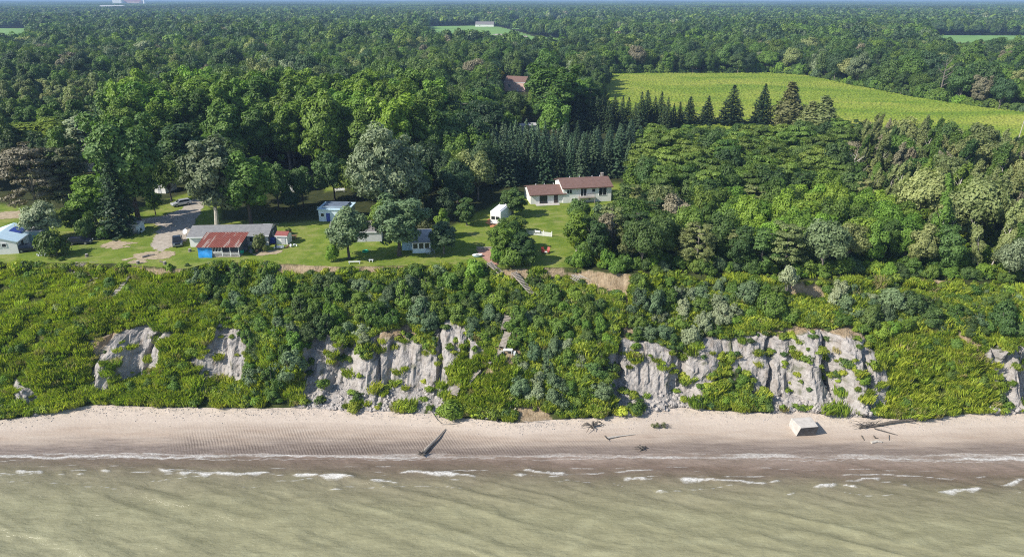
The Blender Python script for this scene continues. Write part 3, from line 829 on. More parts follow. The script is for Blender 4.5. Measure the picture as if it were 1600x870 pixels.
# ------------------------------------------------------------------ scattered stuff through geometry nodes
def source_col(name, meshes):
    c = bpy.data.collections.new(name)
    for i, me in enumerate(meshes):
        o = bpy.data.objects.new('%s_source_%03d' % (name, i), me); c.objects.link(o)
    return c
def scatter(name, pts, rot, scl, idx, col, tilt=None):
    me = bpy.data.meshes.new(name)
    pts = np.asarray(pts, np.float32)
    me.vertices.add(len(pts)); me.vertices.foreach_set('co', pts.ravel())
    for an, a in (('rot', rot), ('scl', scl), ('zs', rng.uniform(.8, 1.2, len(pts)))):
        at = me.attributes.new(an, 'FLOAT', 'POINT'); at.data.foreach_set('value', np.asarray(a, np.float32))
    at = me.attributes.new('idx', 'INT', 'POINT'); at.data.foreach_set('value', np.asarray(idx, np.int32))
    o = link(name, me)
    ng = bpy.data.node_groups.new(name, 'GeometryNodeTree')
    ng.interface.new_socket('Geometry', in_out='INPUT', socket_type='NodeSocketGeometry')
    ng.interface.new_socket('Geometry', in_out='OUTPUT', socket_type='NodeSocketGeometry')
    gi = ng.nodes.new('NodeGroupInput'); go = ng.nodes.new('NodeGroupOutput')
    ci = ng.nodes.new('GeometryNodeCollectionInfo'); ci.inputs['Collection'].default_value = col
    ci.inputs['Separate Children'].default_value = True; ci.inputs['Reset Children'].default_value = True
    ip = ng.nodes.new('GeometryNodeInstanceOnPoints'); ip.inputs['Pick Instance'].default_value = True
    def na(nm, dt):
        n = ng.nodes.new('GeometryNodeInputNamedAttribute'); n.data_type = dt; n.inputs['Name'].default_value = nm; return n.outputs['Attribute']
    cx_ = ng.nodes.new('ShaderNodeCombineXYZ'); ng.links.new(na('rot', 'FLOAT'), cx_.inputs['Z'])
    L = ng.links.new
    L(gi.outputs[0], ip.inputs['Points']); L(ci.outputs[0], ip.inputs['Instance']); L(na('idx', 'INT'), ip.inputs['Instance Index'])
    L(cx_.outputs[0], ip.inputs['Rotation']); cs_ = ng.nodes.new('ShaderNodeCombineXYZ'); mm_ = ng.nodes.new('ShaderNodeMath'); mm_.operation = 'MULTIPLY'
    sc_o = na('scl', 'FLOAT'); L(sc_o, cs_.inputs['X']); L(sc_o, cs_.inputs['Y']); L(sc_o, mm_.inputs[0]); L(na('zs', 'FLOAT'), mm_.inputs[1]); L(mm_.outputs[0], cs_.inputs['Z']); L(cs_.outputs[0], ip.inputs['Scale']); L(ip.outputs[0], go.inputs[0])
    md = o.modifiers.new('scatter', 'NODES'); md.node_group = ng
    return o

# ------------------------------------------------------------------ the trees
def px2m(px, y, z=PLAT): return px / FPX * (y * CT + (H - z) * ST)
def hgt_from(py_base, py_top, z=PLAT):
    _, d = G(800, py_base, z)
    a = PITCH + math.atan((py_top - 435) / FPX)
    return (H - float(d) * math.tan(a)) - z
placed = []      # (x, y, r) of the trees placed one by one
def T(px, py, top, wpx, sh, mat, name, label, bark='bark_gray', group=None, cat='tree', rz=None, cn='crown'):
    w = gw(px, py); h = hgt_from(py, top); wd = px2m(wpx, w.y)
    placed.append((w.x, w.y, wd * 0.42))
    return tree(name, label, cat, sh, mat, w.x, w.y, PLAT, h, wd, bark, group, rz, cn)

T(72, 376, 318, 64, 'round0', 'leaf_silver', 'broadleaf_tree', 'thin grayish tree with pale leaves beside the blue roofed house on the left')
T(84, 400, 361, 60, 'shrub0', 'leaf_mid', 'round_shrub', 'large round green bush with white stones at its foot, left lawn', cat='shrub', cn='foliage')
T(60, 338, 222, 96, 'pine0', 'leaf_brown', 'pine_tree', 'wide brownish pine with flat gray-brown plates, far left')
T(112, 330, 224, 84, 'pine1', 'needle_olive', 'pine_tree', 'olive brown pine standing left of the tan roof')
T(104, 336, 240, 72, 'pine2', 'needle_olive', 'pine_tree', 'green flat-tiered pine right of the brown pines')
T(187, 366, 236, 62, 'spruce0', 'needle_dark', 'spruce_tree', 'tall dark ragged spruce beside the small white shed', 'bark_dark')
T(152, 352, 270, 64, 'tall1', 'leaf_bright', 'broadleaf_tree', 'yellow-green tree just left of the tall dark spruce')
T(219, 349, 160, 104, 'tall0', 'leaf_dark', 'broadleaf_tree', 'tall dark tree with thick trunk behind the small white shed', 'bark_dark')
T(243, 336, 288, 26, 'oval0', 'leaf_mid', 'broadleaf_tree', 'small slim tree by the bend of the gravel lane', 'bark_dark')
T(268, 315, 245, 58, 'round2', 'leaf_mid', 'broadleaf_tree', 'tree with a stout trunk behind the silver car', 'bark_dark')
T(298, 297, 190, 90, 'tall1', 'leaf_dark', 'broadleaf_tree', 'tall dark tree at the far end of the gravel lane', 'bark_dark')
T(340, 353, 206, 88, 'tall2', 'leaf_silver', 'poplar_tree', 'tall silvery poplar above the long gray roof', 'bark_pale')
T(392, 352, 226, 84, 'tall3', 'leaf_mid', 'broadleaf_tree', 'dense dark green tree right of the silvery poplar', 'bark_dark')
T(137, 372, 334, 44, 'shrub1', 'leaf_dark', 'round_shrub', 'dark bush behind the dark parked car', cat='shrub', cn='foliage')
T(162, 374, 354, 22, 'shrub2', 'leaf_mid', 'round_shrub', 'small bush left of the small white shed', cat='shrub', cn='foliage')
T(118, 362, 318, 34, 'oval1', 'leaf_mid', 'broadleaf_tree', 'narrow tree behind the pale leaved tree, left lawn')
T(406, 392, 364, 28, 'shrub3', 'leaf_olive', 'round_shrub', 'olive bush at the right end of the red roofed cabin', cat='shrub', cn='foliage')
T(452, 366, 356, 13, 'shrub4', 'leaf_olive', 'round_shrub', 'small round bush behind the tiny red roofed shed', cat='shrub', cn='foliage')
T(545, 404, 314, 62, 'tall3', 'leaf_blue', 'broadleaf_tree', 'windblown gray-green tree alone near the bluff edge', 'bark_dark')
T(520, 408, 380, 26, 'shrub0', 'leaf_bright', 'round_shrub', 'light green shrub left of the lone windblown tree', cat='shrub', cn='foliage')
T(624, 399, 300, 84, 'tall0', 'leaf_blue', 'broadleaf_tree', 'windblown gray-green tree in front of the white sunroom house', 'bark_dark')
T(600, 372, 308, 52, 'oval2', 'leaf_mid', 'broadleaf_tree', 'green tree tucked between the two windblown trees')
T(608, 345, 192, 122, 'bigwillow', 'leaf_silver', 'willow_tree', 'huge silvery willow in the middle of the village lots', 'bark_gray')
T(662, 372, 314, 28, 'juniper0', 'needle_olive', 'cedar_tree', 'narrow olive cedar behind the white sunroom house')
T(694, 396, 345, 46, 'tall1', 'leaf_blue', 'broadleaf_tree', 'rounded gray-green tree right of the white sunroom house')
T(690, 372, 326, 28, 'oval0', 'leaf_bright', 'broadleaf_tree', 'bright green pointed tree above the rounded gray-green tree')
T(801, 338, 293, 46, 'tall2', 'leaf_dark', 'broadleaf_tree', 'dark round tree in front of the brown roofed house')
T(800, 366, 334, 44, 'tall3', 'leaf_mid', 'broadleaf_tree', 'green tree hiding the right side of the white trailer')
T(786, 408, 348, 50, 'tall0', 'leaf_bright', 'broadleaf_tree', 'bright leafy tree beside the brick patio')
T(816, 412, 362, 46, 'tall1', 'leaf_dark', 'broadleaf_tree', 'dark twiggy tree at the bluff edge right of the patio')
T(778, 388, 352, 34, 'oval2', 'leaf_mid', 'broadleaf_tree', 'slim green tree between the trailer and the brick patio')
T(799, 392, 344, 44, 'round2', 'leaf_mid', 'broadleaf_tree', 'green tree in the middle of the clump right of the patio')
T(779, 411, 384, 34, 'shrub0', 'leaf_bright', 'round_shrub', 'bright bush at the right edge of the brick patio', cat='shrub', cn='foliage')
T(800, 417, 388, 44, 'shrub2', 'leaf_mid', 'round_shrub', 'green bush under the clump of trees right of the patio', cat='shrub', cn='foliage')
T(826, 415, 388, 34, 'shrub1', 'leaf_dark', 'round_shrub', 'dark bush under the twiggy tree at the bluff edge', cat='shrub', cn='foliage')
T(436, 328, 258, 44, 'round0', 'leaf_dark', 'broadleaf_tree', 'dark tree just left of the glimpsed white house', 'bark_dark')
T(474, 322, 262, 40, 'round1', 'leaf_dark', 'broadleaf_tree', 'dark tree just right of the glimpsed white house', 'bark_dark')
T(455, 334, 298, 30, 'round3', 'leaf_deep', 'broadleaf_tree', 'small dark tree in front of the glimpsed white house', 'bark_dark')
T(729, 352, 306, 34, 'oval1', 'leaf_dark', 'broadleaf_tree', 'dark tree left of the white trailer')
T(747, 312, 236, 60, 'round2', 'leaf_olive', 'broadleaf_tree', 'olive round-headed tree left of the spruce plantation')
T(715, 318, 245, 50, 'round3', 'leaf_dark', 'broadleaf_tree', 'dark tree left of the olive round-headed tree')
T(700, 345, 290, 40, 'oval2', 'leaf_deep', 'broadleaf_tree', 'deep green tree behind the bright pointed tree')
T(985, 300, 252, 40, 'juniper1', 'leaf_mid', 'broadleaf_tree', 'dense cone-shaped tree at the right end of the brown roofed house')
T(901, 392, 326, 44, 'oval0', 'leaf_bright', 'broadleaf_tree', 'yellow-green multi-stemmed tree at the right border of the lawn', 'bark_pale')
T(866, 205, 92, 84, 'tall0', 'leaf_mid', 'broadleaf_tree', 'tall full tree standing right of the far brick house', 'bark_gray')
T(905, 198, 122, 60, 'tall1', 'leaf_bright', 'broadleaf_tree', 'bright tree at the left tip of the corn field')
T(774, 135, 107, 32, 'round1', 'leaf_gold', 'broadleaf_tree', 'golden yellow tree left of the far brick house')
T(1140, 201, 133, 52, 'spruce1', 'needle_dark', 'spruce_tree', 'tallest cone-shaped spruce before the corn field', 'bark_dark')
T(1188, 200, 131, 48, 'spruce2', 'needle_dark', 'spruce_tree', 'dark cone-shaped spruce right of the tallest spruce before the corn', 'bark_dark')
T(1102, 200, 150, 38, 'spruce3', 'needle_dark', 'spruce_tree', 'smaller cone-shaped spruce left of the tallest spruce before the corn', 'bark_dark')
T(1076, 199, 151, 38, 'spruce0', 'needle_dark', 'spruce_tree', 'dark spruce at the right end of the back spruce row', 'bark_dark')
T(1229, 204, 125, 66, 'juniper0', 'needle_olive', 'cedar_tree', 'broad brown-green cedar before the corn field')
T(1285, 214, 148, 62, 'juniper1', 'leaf_olive', 'cedar_tree', 'olive feathery cedar at the corner of the corn field')
T(1262, 212, 156, 56, 'juniper0', 'leaf_olive', 'cedar_tree', 'pale olive cedar between the broad brown cedar and the corn field corner')
T(80, 262, 178, 110, 'tall3', 'leaf_yellow', 'broadleaf_tree', 'pale yellow-green crown in the upper left woods')
T(150, 262, 176, 90, 'tall1', 'leaf_silver', 'broadleaf_tree', 'pale silvery crown in the upper left woods')
T(10, 262, 182, 80, 'tall2', 'leaf_yellow', 'broadleaf_tree', 'pale yellow-green crown at the left border of the woods')
T(1572, 440, 372, 50, 'round2', 'leaf_silver', 'broadleaf_tree', 'pale gray-green tree at the bluff edge far right')
T(1230, 448, 412, 44, 'shrub1', 'leaf_silver', 'round_shrub', 'silvery shrub on the bluff edge above the tan slip', cat='shrub', cn='foliage')

# bare trees
def bare(px, py, top, sd_, label, mat='bark_pale', lean=0.0, name='bare_tree'):
    rs = random.Random(sd_)
    w = gw(px, py); h = hgt_from(py, top); placed.append((w.x, w.y, 1.5))
    t = thing(name, label, 'tree', w, 0)
    mb = MB(); mb.tube([(0, 0, -.3), (lean * .3, 0, h * .3), (lean * .6, 0, h * .6), (lean, 0, h)], [h * .022, h * .017, h * .011, h * .003], 7)
    mb.build('trunk', mat, t)
    for k in range(9):
        f = .3 + k * .07; a = rs.uniform(0, 6.28); L = h * (.42 - .03 * k) * rs.uniform(.7, 1.1)
        p0 = Vector((lean * f, 0, h * f)); p1 = p0 + Vector((math.cos(a) * L * .5, math.sin(a) * L * .5, L * .35)); p2 = p1 + Vector((math.cos(a) * L * .35, math.sin(a) * L * .3, L * .5))
        mb = MB(); mb.tube([p0, p1, p2], [h * .010, h * .006, h * .002], 5)
        for q in range(4):
            a2 = a + rs.uniform(-1, 1); s0 = p0.lerp(p1, .4 + q * .2) if q < 3 else p1
            mb.tube([s0, s0 + Vector((math.cos(a2), math.sin(a2), 1.1)) * L * .3], [h * .004, h * .0015], 4)
        mb.build('limb', mat, t)
    return t
bare(1345, 118, 82, 1, 'leafless gray tree at the far edge of the corn field')
bare(1320, 300, 236, 2, 'leafless white-limbed tree in the right wood', lean=1.5)
bare(932, 402, 340, 3, 'leafless gray snag in the wood just right of the lawn', 'bark_gray')
bare(1466, 160, 92, 4, 'leafless gray tree among the trees right of the corn field', 'bark_gray')
bare(1500, 348, 292, 5, 'leaning bare white trunk in the right wood', lean=2.5)
bare(1404, 356, 320, 6, 'short pale dead trunk in the middle of the right wood')
bare(1576, 300, 262, 7, 'leafless pale tree at the right border of the wood')
bare(218, 140, 100, 8, 'slim bare gray tree in the upper left forest', 'bark_gray')

P_POLY = [(772, 290), (764, 248), (1000, 244), (994, 280), (962, 280), (870, 284)]
R_POLY = [(894, 350), (958, 326), (1000, 310), (1000, 226), (1060, 214), (1300, 219), (1540, 242), (1800, 250), (1900, 500), (1200, 500), (1120, 440), (905, 440)]
LIMX = [-600, 0, 60, 150, 235, 262, 300, 330, 356, 430, 480, 560, 640, 700, 760, 775, 1000, 1001]
LIMY = [300, 300, 306, 296, 288, 268, 262, 268, 330, 336, 336, 326, 330, 348, 326, 238, 222, 121]
C_YEL = [(1110, 345), (1310, 335), (1420, 360), (1420, 415), (1180, 420), (1120, 390)]
C_LOC = [(990, 225), (1310, 215), (1310, 330), (1010, 335)]
C_POP = [(1340, 215), (1900, 240), (1900, 445), (1500, 440), (1400, 385), (1330, 300)]
houses_w = []     # filled below: keep-out circles round buildings (px, py, radius m)
for (px, py, r_) in ((455, 292, 9), (520, 340, 7), (550, 370, 9), (585, 372, 9), (650, 385, 8), (775, 345, 6), (790, 345, 5), (845, 305, 7), (870, 303, 8), (900, 300, 9), (935, 298, 9),
                     (148, 266, 9), (245, 297, 5), (805, 140, 12), (815, 158, 10), (820, 205, 9), (284, 325, 4), (523, 290, 7), (330, 300, 3), (820, 178, 6), (808, 152, 12), (812, 163, 10), (142, 276, 5), (142, 288, 5), (455, 312, 5), (460, 325, 4), (452, 280, 6)):
    w = gw(px, py); houses_w.append((w.x, w.y, r_))
cands = []
def jgrid(x0, x1, y0, y1, s):
    X, Y_ = np.meshgrid(np.arange(x0, x1, s), np.arange(y0, y1, s * .9))
    X[1::2] += s / 2
    return (X + rng.uniform(-.32, .32, X.shape) * s).ravel(), (Y_ + rng.uniform(-.32, .32, X.shape) * s).ravel()
SH_R = ['round%d' % i for i in range(4)]; SH_T = ['tall%d' % i for i in range(4)]; SH_O = ['oval%d' % i for i in range(3)]
SH_L = ['locust%d' % i for i in range(3)]; SH_P = ['poplar%d' % i for i in range(4)]; SH_S = ['spruce%d' % i for i in range(4)]; SH_N = ['pine%d' % i for i in range(3)]
in_field = lambda px, py: inpoly(px, py, FIELD) | np.array([polydist(px, py, q) > -1.0 for q in FIELD2]).any(0)
def clear_of(x, y, extra=0.0):
    for (a, b_, r_) in placed + houses_w:
        if (x - a) ** 2 + (y - b_) ** 2 < (r_ + extra) ** 2: return False
    return True
def pick(*opts):
    r_ = rng.random() * sum(o[-1] for o in opts)
    for o in opts:
        r_ -= o[-1]
        if r_ <= 0: return o
    return opts[0]
CAPS = [(868, 972, 320, 430, 319), (868, 1012, 206, 246, 204), (772, 838, 143, 200, 149), (812, 842, 206, 262, 208), (130, 162, 268, 345, 264), (440, 470, 300, 345, 290)]
def capped(s, a, b_):
    h = s[4]
    for x0, x1, y0, y1, lim_ in CAPS:
        if x0 < a < x1 and y0 < b_ < y1: h = min(h, hgt_from(b_, lim_) if b_ > lim_ + 1 else 0)
    if a > 990 and 200 < b_ < 330: h = min(h, hgt_from(b_, float(np.interp(a, [1000, 1200, 1330, 1450, 1600], [200, 198, 188, 196, 222])) + rng.uniform(-9 if a > 1310 else -3, 8)))
    return (*s[:4], h) if h > 2.5 else None
# right wood
gxx, gyy = jgrid(5, 260, 120, 300, 5.6)
ppx, ppy = P(gxx, gyy, PLAT)
ok = inpoly(ppx, ppy, R_POLY) & (gyy > edge_y(gxx) + 1.5) & (ppx < 1760)
for x, y, a, b_ in zip(gxx[ok], gyy[ok], ppx[ok], ppy[ok]):
    if not clear_of(x, y, .5): continue
    if inpoly(a, b_, C_LOC): s = (SH_L[rng.integers(3)], pick(('leaf_locust', .8), ('leaf_mid', .2))[0], None, 'bark_gray', rng.uniform(8.5, 11.5)) if rng.random() < .8 else (SH_R[rng.integers(4)], 'leaf_dark', None, 'bark_gray', rng.uniform(8, 12))
    elif inpoly(a, b_, C_YEL): s = (SH_R[rng.integers(4)], pick(('leaf_bright', .75), ('leaf_mid', .25))[0], None, 'bark_gray', rng.uniform(7, 9.5))
    elif inpoly(a, b_, C_POP):
        o = pick(('leaf_olive', .62), ('leaf_mid', .2), ('leaf_brown', .1), ('leaf_dark', .08))
        s = (SH_P[rng.integers(4)] if rng.random() < .85 else SH_R[rng.integers(4)], o[0], None, 'bark_pale', rng.uniform(8.5, 15.5))
    else:
        o = pick(('leaf_dark', .3), ('leaf_mid', .35), ('leaf_blue', .15), ('leaf_olive', .12), ('leaf_brown', .08))
        q = pick(('R', .45), ('O', .3), ('N', .25))[0]
        sh = {'R': SH_R[rng.integers(4)], 'O': SH_O[rng.integers(3)], 'N': SH_N[rng.integers(3)]}[q]
        s = (sh, o[0] if q != 'N' else pick(('leaf_olive', .5), ('leaf_dark', .5))[0], None, 'bark_gray', rng.uniform(6.5, 10.5))
    s = capped(s, a, b_)
    if s: cands.append((x, y, *s, 'R'))
# plantation spruces in rows
for k in range(9):
    py0 = 288 - k * 6.2
    for px0 in np.arange(770 - 2 * k + 9 * (k % 2), 1000 + 2 * k, 19 - .5 * k):
        if not inpoly(px0, py0, P_POLY): continue
        w = gw(px0 + rng.uniform(-2, 2), py0 + rng.uniform(-1, 1))
        if clear_of(w.x, w.y, .5): cands.append((w.x, w.y, SH_S[rng.integers(4)], 'needle_blue', 'blue-green spruce in the close rows behind the brown roofed house', 'bark_dark', rng.uniform(10.5, 15.5) - .35 * k, 'S'))
for px0 in np.arange(880, 1068, 10):
    w = gw(px0, 206 + rng.uniform(-2, 2)); cands.append((w.x, w.y, SH_S[rng.integers(4)], 'needle_dark', 'dark spruce in the back row before the corn field', 'bark_dark', rng.uniform(11, 16), 'S'))
# left and middle forest, near part
gxx, gyy = jgrid(-520, 520, 150, 620, 9.2)
ppx, ppy = P(gxx, gyy, PLAT)
lim = np.interp(ppx, LIMX + [1200, 1260, 1340, 1450, 1600, 1750], LIMY + [119, 122, 140, 162, 183, 200])
jj = (fbm(gxx / 30, gyy / 30, 400) - .5)
ok = (ppy < lim) & ~in_field(ppx, ppy) & (ppx > -120) & (ppx < 1720) & ~inpoly(ppx, ppy, [(940, 140), (960, 190), (1060, 205), (1300, 208), (1540, 230), (1800, 246), (1800, 262), (1060, 224), (940, 205)]) & ~inpoly(ppx, ppy, P_POLY)
for x, y, a, b_, j in zip(gxx[ok], gyy[ok], ppx[ok], ppy[ok], jj[ok]):
    if not clear_of(x, y, 1.0): continue
    if 185 < a < 690 and 205 < b_ < 285: s = (SH_T[rng.integers(4)], pick(('leaf_bright', .55), ('leaf_mid', .45))[0], None, 'bark_gray', rng.uniform(20, 27))
    elif a < 230 and b_ > 150: s = (SH_T[rng.integers(4)], pick(('leaf_olive', .2), ('leaf_mid', .3), ('leaf_dark', .5))[0], None, 'bark_gray', rng.uniform(13, 19))
    elif b_ > 285: s = (SH_R[rng.integers(4)], pick(('leaf_deep', .5), ('leaf_dark', .4), ('leaf_mid', .1))[0], None, 'bark_dark', rng.uniform(9, 14))
    elif 690 <= a < 1000 and b_ > 150: s = (pick((SH_R[rng.integers(4)], .5), (SH_T[rng.integers(4)], .4), (SH_N[rng.integers(3)], .1))[0], pick(('leaf_dark', .45), ('leaf_mid', .35), ('leaf_deep', .2))[0], None, 'bark_gray', rng.uniform(12, 18))
    else:
        o = pick(('leaf_dark', .40 - j), ('leaf_mid', .33 + j), ('leaf_deep', .2), ('leaf_olive', .07), ('leaf_brown', .025), ('leaf_silver', .02))
        s = (pick((SH_T[rng.integers(4)], .3), (SH_R[rng.integers(4)], .7))[0], o[0], None, 'bark_gray', rng.uniform(12.5, 19))
    s = capped(s, a, b_)
    if s: cands.append((x, y, *s, 'F'))
TONE = {'leaf_mid': 'green', 'leaf_dark': 'dark green', 'leaf_deep': 'deep bluish green', 'leaf_bright': 'bright yellow-green', 'leaf_locust': 'fresh green', 'leaf_yellow': 'pale yellow', 'leaf_silver': 'silvery gray',
        'leaf_olive': 'olive', 'leaf_blue': 'gray-green', 'leaf_brown': 'brownish', 'needle_blue': 'blue-green', 'needle_dark': 'dark'}
FORM = {'round': 'round-headed tree', 'tall': 'tall tree', 'oval': 'slim tree', 'locust': 'flat-topped tree', 'poplar': 'feathery poplar', 'spruce': 'spruce', 'pine': 'pine'}
KIND = {'round': ('broadleaf_tree', 'tree'), 'tall': ('broadleaf_tree', 'tree'), 'oval': ('broadleaf_tree', 'tree'), 'locust': ('locust_tree', 'tree'), 'poplar': ('poplar_tree', 'tree'), 'spruce': ('spruce_tree', 'tree'), 'pine': ('pine_tree', 'tree')}
def score(c):
    px, py = P(c[0], c[1], PLAT + c[6] * .7)
    return -c[6] / math.hypot(c[0], c[1]) if (-10 < px < 1610) else 0
cands.sort(key=score)
N_IND = {'S': 150, 'X': 232}
ORD = ['', 'first', 'second', 'third', 'fourth', 'fifth', 'sixth', 'seventh', 'eighth', 'ninth', 'tenth', 'eleventh', 'twelfth']
def label_rows(items, rowword, per=7):
    """items: (object, base label, px, sort key); labels a set of look-alikes by row and order in the row"""
    by = {}
    for it in items: by.setdefault(it[1], []).append(it)
    for base, L in by.items():
        L.sort(key=lambda i: i[3])
        nr = max(1, math.ceil(len(L) / per)); k = math.ceil(len(L) / nr)
        for r_ in range(nr):
            row = sorted(L[r_ * k:(r_ + 1) * k], key=lambda i: i[2])
            for j, it in enumerate(row):
                if len(L) == 1: it[0]['label'] = base; continue
                place = ('leftmost' if j == 0 else 'rightmost' if j == len(row) - 1 else ORD[j + 1] + ' from left') if len(row) > 1 else ''
                rw = '' if nr == 1 else rowword[0] if r_ == 0 else '%s %s' % (ORD[r_ + 1] if r_ < 12 else 'last', rowword[1])
                it[0]['label'] = ', '.join(x for x in (base, rw, place) if x)
cnt = {'S': 0, 'X': 0}; rest = []; made = []
for c in cands:
    k = 'S' if c[7] == 'S' else 'X'
    if cnt[k] < N_IND[k] and score(c) < 0:
        cnt[k] += 1
        x, y, sh, mat, lab, bark, h, zone_ = c
        f = sh.rstrip('0123456789')
        px, py = P(x, y, PLAT)
        if zone_ == 'S': where = 'behind the brown roofed house' if mat == 'needle_blue' else 'in the back row before the corn field'
        elif zone_ == 'R':
            where = 'just right of the sloping lawn' if px < 1010 else 'in the right wood\'s left part' if px < 1150 else 'amid the right wood' if px < 1330 else 'at the right border'
        elif py > 285: where = 'shading the village lots'
        else:
            where = ('behind the brown pines' if px < 150 else 'behind the gravel lane' if px < 290 else 'behind the silvery poplar' if px < 400 else 'behind the blue house' if px < 520 else
                     'behind the huge willow' if px < 690 else 'left of the spruce rows' if px < 860 else 'left of the corn field' if px < 945 else 'beyond the corn field')
        label = '%s %s %s' % (TONE[mat], FORM[f], where)
        o_ = tree(KIND[f][0], label, KIND[f][1], sh, mat, x, y, PLAT, h, h * .41 * rng.uniform(1.15, 1.5) if zone_ == 'S' else None, bark, 'trees ' + where if zone_ != 'S' else 'spruces ' + where)
        made.append((o_, label, px, math.hypot(x, y)))
    else: rest.append(c)
label_rows(made, ('nearest row', 'row back'))
# everything else of the near woods as one mass
combos = sorted(set((c[2], c[3], c[5]) for c in rest))
def joined(sh, mat, bark):
    V, vv, mb, _, _ = SHAPES[sh]
    tv = np.array(mb.v, float); F = qf(V)
    tf = np.array([f for f in mb.f if len(f) == 4])
    return npmesh('tree_source', np.concatenate([V, tv]), np.concatenate([F, tf + len(V)]), [mat, bark], {'v': ('FACE', np.concatenate([vv, np.full(len(tf), .5)]))},
                  midx=np.concatenate([np.zeros(len(F)), np.ones(len(tf))]))
colw = source_col('woods', [joined(*c) for c in combos])
ci_ = {c: i for i, c in enumerate(combos)}
o = scatter('woods', [(c[0], c[1], PLAT) for c in rest], rng.uniform(0, 6.28, len(rest)), [c[6] / SHAPES[c[2]][3] for c in rest], [ci_[(c[2], c[3], c[5])] for c in rest], colw)
tag(o, 'deep mixed woods filling in behind the nearest trees', 'forest', kind='stuff')

# far forest: lighter crowns, then whole stretches of canopy
def lod_mesh(n, size, mat, h=17, r=7.4):
    pf = ell_puffs(20, h * .58, r * .8, h * .34, r * .26, r * .46, low=-.6)
    V, vv = crown(pf, n, size, rag=.3)
    return npmesh('crown_source', V, qf(V), mat, {'v': ('FACE', vv)})
FM = ['leaf_dark', 'leaf_mid', 'leaf_deep', 'leaf_olive', 'leaf_dark', 'leaf_mid', 'leaf_brown', 'leaf_silver', 'leaf_deep', 'leaf_dark', 'leaf_blue', 'leaf_bright']
FW = np.array([.17, .16, .12, .03, .14, .12, .006, .005, .10, .10, .03, .03]); FW /= FW.sum()
def far_points(y0, y1, s):
    gx_, gy_ = jgrid(-y1 * .88, y1 * .88, y0, y1, s)
    px, py = P(gx_, gy_, PLAT)
    k = (np.abs(gx_) < gy_ * .84 + 60) & ~in_field(px, py) & (gy_ < y1)
    return gx_[k], gy_[k]
for (y0, y1, s, n, size, nm) in ((618, 1150, 11.0, 1500, .85, 'forest'), (1150, 2720, 12.5, 260, 2.1, 'distant_forest')):
    col_ = source_col(nm, [lod_mesh(n, size, m_) for m_ in FM])
    fx, fy = far_points(y0, y1, s)
    big_ = fbm(fx / 160, fy / 160, 500)
    idx = rng.choice(len(FM), len(fx), p=FW)
    zz = np.full(len(fx), PLAT - .4)
    o = scatter(nm, np.stack([fx, fy, zz], 1), rng.uniform(0, 6.28, len(fx)), rng.uniform(.62, 1.2, len(fx)) * (.8 + .45 * big_), idx, col_)
    tag(o, 'forest stretching away beyond the fields' if nm == 'forest' else 'far forest fading into blue haze', 'forest', kind='stuff')
pat = []
for q in range(4):
    Vs, vs_ = [], []
    gx_, gy_ = jgrid(-120, 120, -120, 120, 10.5)
    for x, y in zip(gx_, gy_):
        pf = np.array([(x + rng.normal() * 2.5, y + rng.normal() * 2.5, rng.uniform(8, 14), rng.uniform(3, 5)) for _ in range(3)])
        V, vv = crown(pf, 26, 3.0, rag=.2); Vs.append(V); vs_.append(vv * .5 + .5 * rng.random())
    V = np.concatenate(Vs); pat.append(npmesh('canopy_source', V, qf(V), ['leaf_dark', 'leaf_deep', 'leaf_mid', 'leaf_dark'][q], {'v': ('FACE', np.concatenate(vs_))}))
col_ = source_col('canopy', pat)
X, Y_ = np.meshgrid(np.arange(-11000, 11000, 232), np.arange(2720, 14000, 232)); X = X.ravel(); Y_ = Y_.ravel()
k = np.abs(X) < Y_ * .84 + 300; X, Y_ = X[k], Y_[k]
o = scatter('horizon_forest', np.stack([X, Y_, np.full(len(X), PLAT - 1 ) + 12 * (fbm(X / 900, Y_ / 900, 510) - .4)], 1), rng.integers(0, 4, len(X)) * math.pi / 2, rng.uniform(1, 1.15, len(X)), rng.integers(0, 4, len(X)), col_)
tag(o, 'forest along the horizon, faded blue', 'forest', kind='stuff')

# ------------------------------------------------------------------ plants of the bluff
fine_ = np.abs(BX) < 116
Bpx = np.where(fine_, BPX, -9999)
def B(px, py):
    """point of the bluff face that the photograph shows at (px, py)"""
    d = (Bpx - px) ** 2 + (BPY - py) ** 2
    i = np.unravel_index(np.argmin(d), d.shape)
    return Vector((float(BX[i]), float(BY[i]), float(BZ[i])))
S_DARK = [[(300, 420), (560, 425), (700, 415), (760, 425), (790, 520), (770, 545), (690, 480), (640, 500), (600, 510), (560, 530), (500, 530), (470, 560), (450, 620), (400, 640), (385, 560), (350, 470), (300, 440)],
          [(800, 440), (880, 440), (940, 470), (950, 620), (860, 640), (810, 600), (800, 520)],
          [(985, 440), (1180, 440), (1170, 500), (1130, 530), (1090, 560), (1010, 545), (985, 520)],
          [(1180, 450), (1520, 450), (1600, 470), (1600, 520), (1450, 520), (1380, 530), (1340, 505), (1200, 505)]]
S_SILV = [[(630, 440), (690, 440), (690, 520), (640, 520)], [(800, 540), (900, 540), (920, 620), (860, 640), (800, 620)], [(990, 460), (1140, 450), (1130, 540), (1000, 540)], [(520, 500), (570, 500), (575, 550), (525, 555)],
          [(1300, 470), (1420, 460), (1420, 510), (1310, 510)]]
S_LEAF = [[(1240, 580), (1330, 540), (1375, 610), (1370, 640), (1240, 640)], [(1110, 600), (1180, 580), (1210, 620), (1200, 650), (1120, 640)], [(940, 600), (1000, 640), (1010, 650), (950, 650)],
          [(330, 600), (460, 590), (470, 640), (340, 640)], [(200, 590), (300, 580), (300, 640), (200, 640)]]
shr = []
